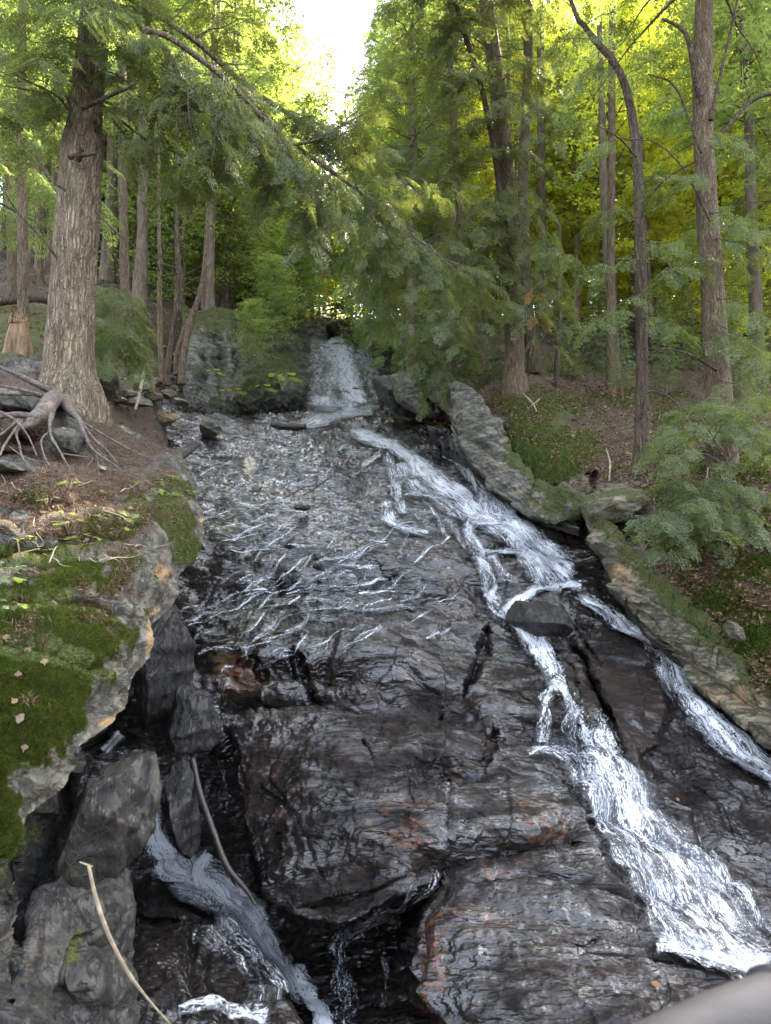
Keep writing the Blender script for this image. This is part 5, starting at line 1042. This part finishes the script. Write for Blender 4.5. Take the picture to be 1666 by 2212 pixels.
# ------------------------------------------------------------------ wood on the ground and in the water
def woodthing(name, pts, label, cat, mat='stick', seed=0, rough=.2, seg=10, n=40, group=None):
    p = np.asarray(pts, float); C = pix(p[:,0], p[:,1], p[:,2]); r = p[:,3]/2*C[:,1]/F; mb = MB(); tube(mb, C, r, n, seg, rough, seed, freq=7)
    o = link(name, mb.mesh(name, M[mat], org=C[0]), None, tuple(C[0])); return tag(o, label, cat, group)
woodthing('log', [(416,1640,5.35,11),(434,1720,5.15,13),(462,1800,5.0,14),(490,1870,4.85,12),(530,1920,4.75,9),(552,1955,4.65,5)], 'dark wet log wedged upright in the left gully', 'log', 'log', 3, seg=16, n=80)
woodthing('log', [(588,917,14.4,10),(600,920,14.35,16),(630,921,14.3,18),(655,922,14.3,16),(662,923,14.3,9)], 'short mottled log lying on the upper shelf', 'log', 'log', 4, .35, 14)
woodthing('log', [(-40,655,13,16),(20,650,13,18),(60,645,13,17),(110,648,13,15),(160,655,13,8)], 'mossy fallen log behind the big left trunk', 'log', 'barkd', 5)
woodthing('stick', [(192,1870,2.75,6),(205,1930,2.75,7.5),(222,1985,2.75,8),(240,2030,2.8,7.5),(262,2075,2.85,7),(290,2120,2.9,6),(330,2170,3.0,5),(370,2215,3.1,4)], 'long thin bent stick leaning on the lower left rock', 'stick', 'stick', 6, .3, n=90)
woodthing('stick', [(200,1872,2.73,2),(188,1868,2.72,4),(172,1862,2.72,3)], 'short side twig at the tip of the long stick', 'stick', 'stick', 7)
woodthing('stick', [(314,790,10.4,5),(306,830,10.3,7),(300,860,10.2,7),(292,885,10.1,5)], 'pale broken stick standing against the stone bank', 'stick', 'stick', 8)
for i, (pts, lb) in enumerate([([(720,1030,9.8,2),(700,1040,9.85,4),(680,1055,9.85,5),(668,1063,9.85,5)],'dark curved stick caught on the mid slab'),([(690,1048,9.8,2),(660,1052,9.85,3),(640,1062,9.85,3)],'short dark twig crossing the caught stick'),([(646,1060,9.8,2),(625,1070,9.8,3),(610,1078,9.8,2)],'thin dark twig left of the caught stick'),
    ([(718,918,14,2),(700,922,14,4),(680,926,14,3)],'thin black twig beside the short mottled log'),([(1130,850,12.6,3),(1150,870,12.4,4),(1160,890,12.3,3)],'short fork of pale dead wood under the pale hemlock'),([(1040,1005,12.2,3),(1010,990,12.6,4),(1000,1005,12.6,3)],'black twig at the stream edge under the tilted slab'),
    ([(1166,862,12.6,3),(1140,885,12.5,5),(1125,905,12.2,4)],'pale dead stick below the pale hemlock'),([(1140,880,12.4,2),(1150,900,12.3,3),(1158,925,12.0,3)],'curved dead twig on the brown litter under the pale hemlock'),([(1310,970,9.9,3),(1318,1000,9.6,4),(1316,1040,9.4,3)],'thin pale root-like stick left of the slim hemlock'),
    ([(1500,1000,9.6,3),(1495,960,9.6,3),(1510,930,9.7,2)],'thin bent pale stick left of the largest right hemlock'),([(1480,1120,7.9,2),(1520,1060,7.8,3),(1530,1010,7.8,2)],'pale bare twig among the drooping sapling')]):
    woodthing('stick', pts, lb, 'stick', 'barkd' if 'dark' in lb or 'black' in lb else 'stick', 20+i, n=24, seg=6)
for i in range(26):
    u = r_.uniform(-20, 330); v = r_.uniform(1030, 1250); an = r_.uniform(-.6,.6)+(.9 if i % 3 else -.5); ln = r_.uniform(25,75)
    us = u+np.linspace(-.5,.5,5)*ln*math.cos(an); vv = v+np.linspace(-.5,.5,5)*ln*.55*math.sin(an); Pq = lbank.at(us, vv, .02)+r_.normal(0,.004,(5,3)); mb = MB(); tube(mb, Pq, np.array([.004,.004,.0035,.003,.0015])*r_.uniform(.7,1.4), 14, 5)
    tag(link('twig', mb.mesh('twig', M['stick'], org=Pq[0]), None, tuple(Pq[0])), 'thin dead twig lying on the brown litter of the left bank', 'twig', 'dead twigs on the left bank')
for i in range(40):
    u = r_.uniform(1080, 1660); v = r_.uniform(800, 1320)
    if u < 1120+(v-830)*1.05: continue
    an = r_.uniform(0,3.14); ln = r_.uniform(15,60)
    us = u+np.linspace(-.5,.5,5)*ln*math.cos(an)+r_.normal(0,2,5); vv = v+np.linspace(-.5,.5,5)*ln*.7*math.sin(an); Pq = rbank.at(us, vv, .03); mb = MB(); tube(mb, Pq, np.array([.007,.007,.006,.005,.002])*r_.uniform(.6,1.3), 14, 5)
    tag(link('twig', mb.mesh('twig', M['stick'], org=Pq[0]), None, tuple(Pq[0])), 'dead twig lying on the leaf litter of the right slope', 'twig', 'dead twigs on the right slope')

# broken stump
st = pix(38, 750, 9.3); mb = MB()
def rfs(rr, C, dirs, th):
    z = np.linspace(0,1,len(C))[:,None]; return rr*(1+.22*np.cos(th*5)[None]*(1-z))*(1+.12*ridged(np.stack([np.cos(th)[None]*3+0*z, np.sin(th)[None]*3+0*z, z*2+0*th[None]], -1), 3, 8))
tube(mb, [st-[0,0,.2], st, st+[0,0,.2], st+[.02,0,.36]], [.17,.155,.12,.10], 30, 40, rf=rfs)
e = empty('broken_stump', st); tag(e, 'splintered orange-brown broken stump on the left slope', 'stump'); link('trunk', mb.mesh('trunk', M['rotten'], org=st), e)
mb = MB()
for k in range(34):
    a = k*.55; rr = .105*r_.uniform(.5,1.1); b = st+np.array([math.cos(a)*rr, math.sin(a)*rr, .30]); h = r_.uniform(.05,.2)
    tube(mb, [b, b+[r_.normal(0,.01),r_.normal(0,.01),h*.6], b+[r_.normal(0,.03),r_.normal(0,.03),h]], [.018,.013,.001], 6, 5)
link('splinters', mb.mesh('splinters', M['rotten'], org=st), e)

# rail at the lower right corner (viewing place)
mb = MB(); P_ = pix(np.array([1330,1440,1530,1600,1700,1850,2900]), np.array([2335,2280,2238,2205,2168,2125,1960]), np.array([.78,.80,.83,.86,.9,.96,1.5])); tube(mb, P_, [.036]*7, 60, 40, .03, 3, freq=5)
o = link('handrail', mb.mesh('handrail', M['rail'], org=P_[0]), None, tuple(P_[0])); tag(o, 'smooth weathered grey handrail crossing the lower right corner', 'handrail')

# ------------------------------------------------------------------ fine cover: moss tips, needles, dead leaves (nobody could count them)
def cover(name, sh, wfun, n, tpl, mat, urange, vrange, label, up=.6, scr=(.6,1.3), off=.0, seed=0, tint=.5, lie=False, minw=.45):
    r = np.random.default_rng(seed); u = r.uniform(*urange, n*4); v = r.uniform(*vrange, n*4)
    rI = np.clip(np.interp(v, sh.vs, np.arange(len(sh.vs))), 0, len(sh.vs)-1).astype(int); L = sh.L[rI]; Rr = sh.Rr[rI]; ok = (u > L) & (u < Rr); cI = (np.clip((u-L)/(Rr-L), 0, 1)*(sh.nc-1)).astype(int)
    w_ = wfun[rI, cI]; p = np.stack([u/25, v/25, 0*u], -1); ok &= (w_+.5*fbm(p, 3, 5)) > minw
    u, v = u[ok][:n], v[ok][:n]; P = sh.at(u, v); N = sh.nat(u, v); m = len(u)
    if lie:
        a = r.uniform(0, 6.28, m); t = np.stack([np.cos(a), np.sin(a), r.normal(0,.2,m)], -1); d = t-N*(t*N).sum(-1, keepdims=True)+N*r.uniform(-.05,.35,m)[:,None]
    else: d = N*up+r.normal(0,.45,(m,3))+np.array([0,0,.5])
    P = P+N*off
    Q, tn = place(tpl, P, d, r.uniform(*scr, m), r.normal(0, .5 if lie else 3, m), r, np.clip(tint+r.normal(0,.22,m), 0, 1))
    o = link(name, quads_mesh(name, Q, tn, M[mat])); tag(o, label, 'ground cover', kind='stuff'); return o
blade = [np.array([[(0,-.0016,0),(.012,-.0012,0),(.018,0,.001),(.012,.0012,0)]]), np.array([[(0,-.0018,0),(.008,-.002,0),(.013,0,.002),(.008,.002,0)]])]
blade2 = [b*2.4 for b in blade]
cover('moss', lbank, moss if False else LB['moss'], 170000, blade, 'fuzz', (-60,460), (1040,1900), 'soft green moss tips covering the left shelf', seed=401)
cover('moss', rbank, RB['moss'], 60000, blade2, 'fuzz', (980,1700), (800,1600), 'green moss tips on the right slope', seed=402, scr=(.7,1.5))
ndl = [np.array([[(0,0,0),(.012,.0009,0),(.024,0,0),(.012,-.0009,0)]]), np.array([[(0,0,0),(.02,.0014,.002),(.042,0,0),(.02,-.0014,.002)]])]
cover('needle_litter', lbank, LB['soil'], 60000, ndl, 'litter', (-60,440), (900,1560), 'fine brown needles carpeting the left path', seed=403, lie=True, off=.004, tint=.45)
bl = leaf_tpl(.055, 'beech'); bl2 = bl.copy(); bl2[...,2] += np.abs(bl2[...,1])*.9
cover('leaf_litter', rbank, RB['soil']-.5*RB['moss'], 26000, [bl*1.15, bl2*1.15], 'litter', (1000,1700), (760,1500), 'brown dead leaves strewn over the right slope', seed=404, lie=True, off=.015, tint=.5, scr=(.4,1.), minw=.4)
cover('leaf_litter', lbank, LB['soil'], 1100, [bl*.45, bl2*.45], 'litter', (-40,430), (930,1560), 'small brown leaf scraps on the left bank', seed=405, lie=True, off=.008, tint=.6)
r = np.random.default_rng(410); gu_, gv_ = proj(GP); gsel = np.argwhere((GP[...,1] > 9) & (GP[...,1] < 30) & (((gu_ > -60) & (gu_ < 430)) | ((gu_ > 900) & (gu_ < 1720))) & (gv_ > 480) & (gv_ < 960))
pk = gsel[r.integers(0, len(gsel), 16000)]; Pg = GP[pk[:,0], pk[:,1]]+r.normal(0, .07, (len(pk),3))*[1,1,0]+[0,0,.03]; aa = r.uniform(0, 6.28, len(pk))
Q, tn = place([bl*1.5, bl2*1.5], Pg, np.stack([np.cos(aa), np.sin(aa), r.normal(.1,.2,len(aa))], -1), r.uniform(.5,1.1,len(aa)), r.normal(0,.5,len(aa)), r, np.clip(.5+r.normal(0,.25,len(aa)),0,1))
tag(link('leaf_litter', quads_mesh('leaf_litter', Q, tn, M['litter'])), 'brown dead leaves scattered through the forest floor', 'ground cover', kind='stuff')
# single big fallen leaves one could pick up
mleaf = leaf_tpl(.062, 'maple'); mq = mleaf-mleaf.mean((0,1)); mq[...,2] += (mq[...,1]**2)*5
lm = [quads_mesh('fallen_leaf', mq*s, np.full(12, t*.42), M['litter']) for s, t in ((1.,1.),(.8,.8),(.7,.6))]
for i, (u, v) in enumerate([(66,1400),(58,1415),(70,1130),(130,1100),(152,1162),(178,1162),(205,1140),(75,1150),(108,1200),(60,1200),(18,1390),(50,1620),(40,1560),(90,1455),(28,1530),(276,1110),(250,1120),(20,1330),(100,1300),(150,1128),(230,1190),(120,1090),(185,1195),(45,1140),(95,1120),(60,1410),(40,1480)]):
    p = lbank.at(u, v, .018); o = link('fallen_leaf', lm[i % 3], None, tuple(p)); n_ = lbank.nat(u, v); q_ = Vector(tuple(n_*.7+np.array([0,-.4,.5]))).to_track_quat('Z','Y'); o.rotation_euler = (q_.to_matrix().to_4x4() @ __import__('mathutils').Matrix.Rotation(r_.uniform(0,6.28), 4, 'Z')).to_euler()
    tag(o, 'curled pale brown fallen leaf on the left mossy bank', 'leaf', 'fallen leaves on the left bank')
for i, (u, v, c, lb) in enumerate([(1450,1738,'dry','small orange leaf stuck to wet rock between the streams'),(668,1990,'dry','pale yellow leaf in the dark cleft'),(1187,2035,'maple','single green leaf on the dark lower rock'),(1175,2075,'dry','thin tan leaf just below the green leaf'),(1405,2130,'dry','tiny tan leaf above the handrail')]):
    p = slab.at(u, v, .03); q2 = leaf_tpl(.055, 'beech' if c == 'dry' else 'maple'); o = link('fallen_leaf', quads_mesh('fallen_leaf', q2, np.full(12,.8), M[c]), None, tuple(p)); q_ = Vector(tuple(slab.nat(u, v))).to_track_quat('Z','Y'); o.rotation_euler = q_.to_euler(); tag(o, lb, 'leaf')
# little plants
def plant_mesh(seed, n=7, L=.05, kind='maple', h=.05):
    r = np.random.default_rng(seed); pos = []; d = []
    mb = MB()
    for k in range(n):
        a = r.uniform(0,6.28); rr = r.uniform(.01,.05); p = np.array([math.cos(a)*rr, math.sin(a)*rr, h*r.uniform(.4,1.1)]); tube(mb, [(0,0,-.01),p*.5+[0,0,.01],p], [.0015,.0012,.0008], 5, 3, cap=False); pos.append(p); d.append((math.cos(a),math.sin(a),r.uniform(-.3,.15)))
    q, t = place([leaf_tpl(L, kind)], np.array(pos), np.array(d), r.uniform(.7,1.2,n), r.normal(0,.3,n), r, r.uniform(.3,.8,n))
    return quads_mesh('leaves', q, t, M['maple']), mb.mesh('stems', M['stick'])
PM = [plant_mesh(1), plant_mesh(2, 5, .06), plant_mesh(3, 9, .045, 'beech', .07)]
def plant(sh, u, v, s, idx, label, group=None, off=0):
    p = sh.at(u, v, .0); e = empty('small_plant', p); e.scale = (s,s,s); e.rotation_euler = (0,0,r_.uniform(0,6.28)); tag(e, label, 'plant', group); link('leaves', PM[idx][0], e); link('stems', PM[idx][1], e)
for i, (u, v) in enumerate([(18,1255),(8,1275),(30,1240),(10,1330),(30,1345),(160,1185),(180,1190),(195,1175),(145,1150),(150,1180),(215,1200),(232,1160),(250,1140),(275,1130),(350,1060),(365,1050),(360,1085),(385,1095),(400,1075),(330,1075),(320,1090),(215,1130),(140,1130),(100,1100),(55,1170),(22,1180),(150,1060),(205,1075),(245,1155),(300,1060)]):
    plant(lbank, u, v, r_.uniform(.8,1.5), i % 3, 'tiny fresh green seedling on the left bank', 'seedlings on the left bank')
for u, v, s, lb in [(1305,1140,2.6,'bright green fern-like plant in the notch between the slabs'),(1240,945,1.8,'small bright plant on the moss above the tilted slab'),(1400,1195,2.4,'leafy plant below the drooping sapling'),(1470,1170,2.2,'leafy plant right of the drooping sapling tips'),(1530,1185,2.2,'low green plant in the litter by the sapling')]:
    plant(rbank, u, v, s, 2, lb)
for u, v, D, s, lb in [(455,820,15.9,4,'green herb clump at the foot of the rock outcrop'),(560,858,16.5,5,'fern clump on the shelf below the outcrop'),(610,838,17,6,'leafy green clump right of the outcrop foot'),(500,862,15.6,4,'low bright clump at the shelf edge')]:
    p = pix(u, v, D); e = empty('small_plant', p); e.scale = (s,s,s); tag(e, lb, 'plant'); link('leaves', PM[2][0], e); link('stems', PM[2][1], e)

# ------------------------------------------------------------------ light, sky, camera
SUN_EL, SUN_AZ = 44.0, 38.0            # azimuth to the right of straight ahead
w = bpy.data.worlds.new('World'); scene.world = w; w.use_nodes = True; nt = w.node_tree; bg = nt.nodes['Background']
sky = nt.nodes.new('ShaderNodeTexSky'); sky.sky_type = 'NISHITA'; sky.sun_disc = False; sky.sun_elevation = R(SUN_EL); sky.sun_rotation = R(SUN_AZ); sky.air_density = 1.; sky.dust_density = 2.5; sky.ozone_density = 1.2
hs = nt.nodes.new('ShaderNodeHueSaturation'); hs.inputs['Saturation'].default_value = .5; nt.links.new(sky.outputs[0], hs.inputs['Color']); nt.links.new(hs.outputs[0], bg.inputs[0]); bg.inputs[1].default_value = .15
sd = bpy.data.lights.new('sun', 'SUN'); sd.energy = 5.; sd.angle = R(.6); sd.color = (1, .90, .72)
so = bpy.data.objects.new('sun', sd); COL.objects.link(so)
dv = Vector((math.sin(R(SUN_AZ))*math.cos(R(SUN_EL)), math.cos(R(SUN_AZ))*math.cos(R(SUN_EL)), math.sin(R(SUN_EL)))); so.rotation_euler = dv.to_track_quat('Z','Y').to_euler()
cam = bpy.data.cameras.new('camera'); co = bpy.data.objects.new('camera', cam); COL.objects.link(co); scene.camera = co
cam.sensor_fit = 'VERTICAL'; cam.sensor_height = 36; cam.lens = 36*F/2212; cam.clip_start = .05; cam.clip_end = 2000
co.location = (0,0,0); co.rotation_euler = (R(90)+PITCH, 0, 0)
cam.dof.use_dof = True; cam.dof.focus_distance = 9; cam.dof.aperture_fstop = 4.
vs_ = scene.view_settings; vs_.view_transform = 'Standard'; vs_.look = 'None'; vs_.exposure = 3.4; vs_.gamma = 1
scene.cycles.max_bounces = 5; scene.cycles.diffuse_bounces = 2; scene.cycles.transparent_max_bounces = 7; scene.cycles.transmission_bounces = 3
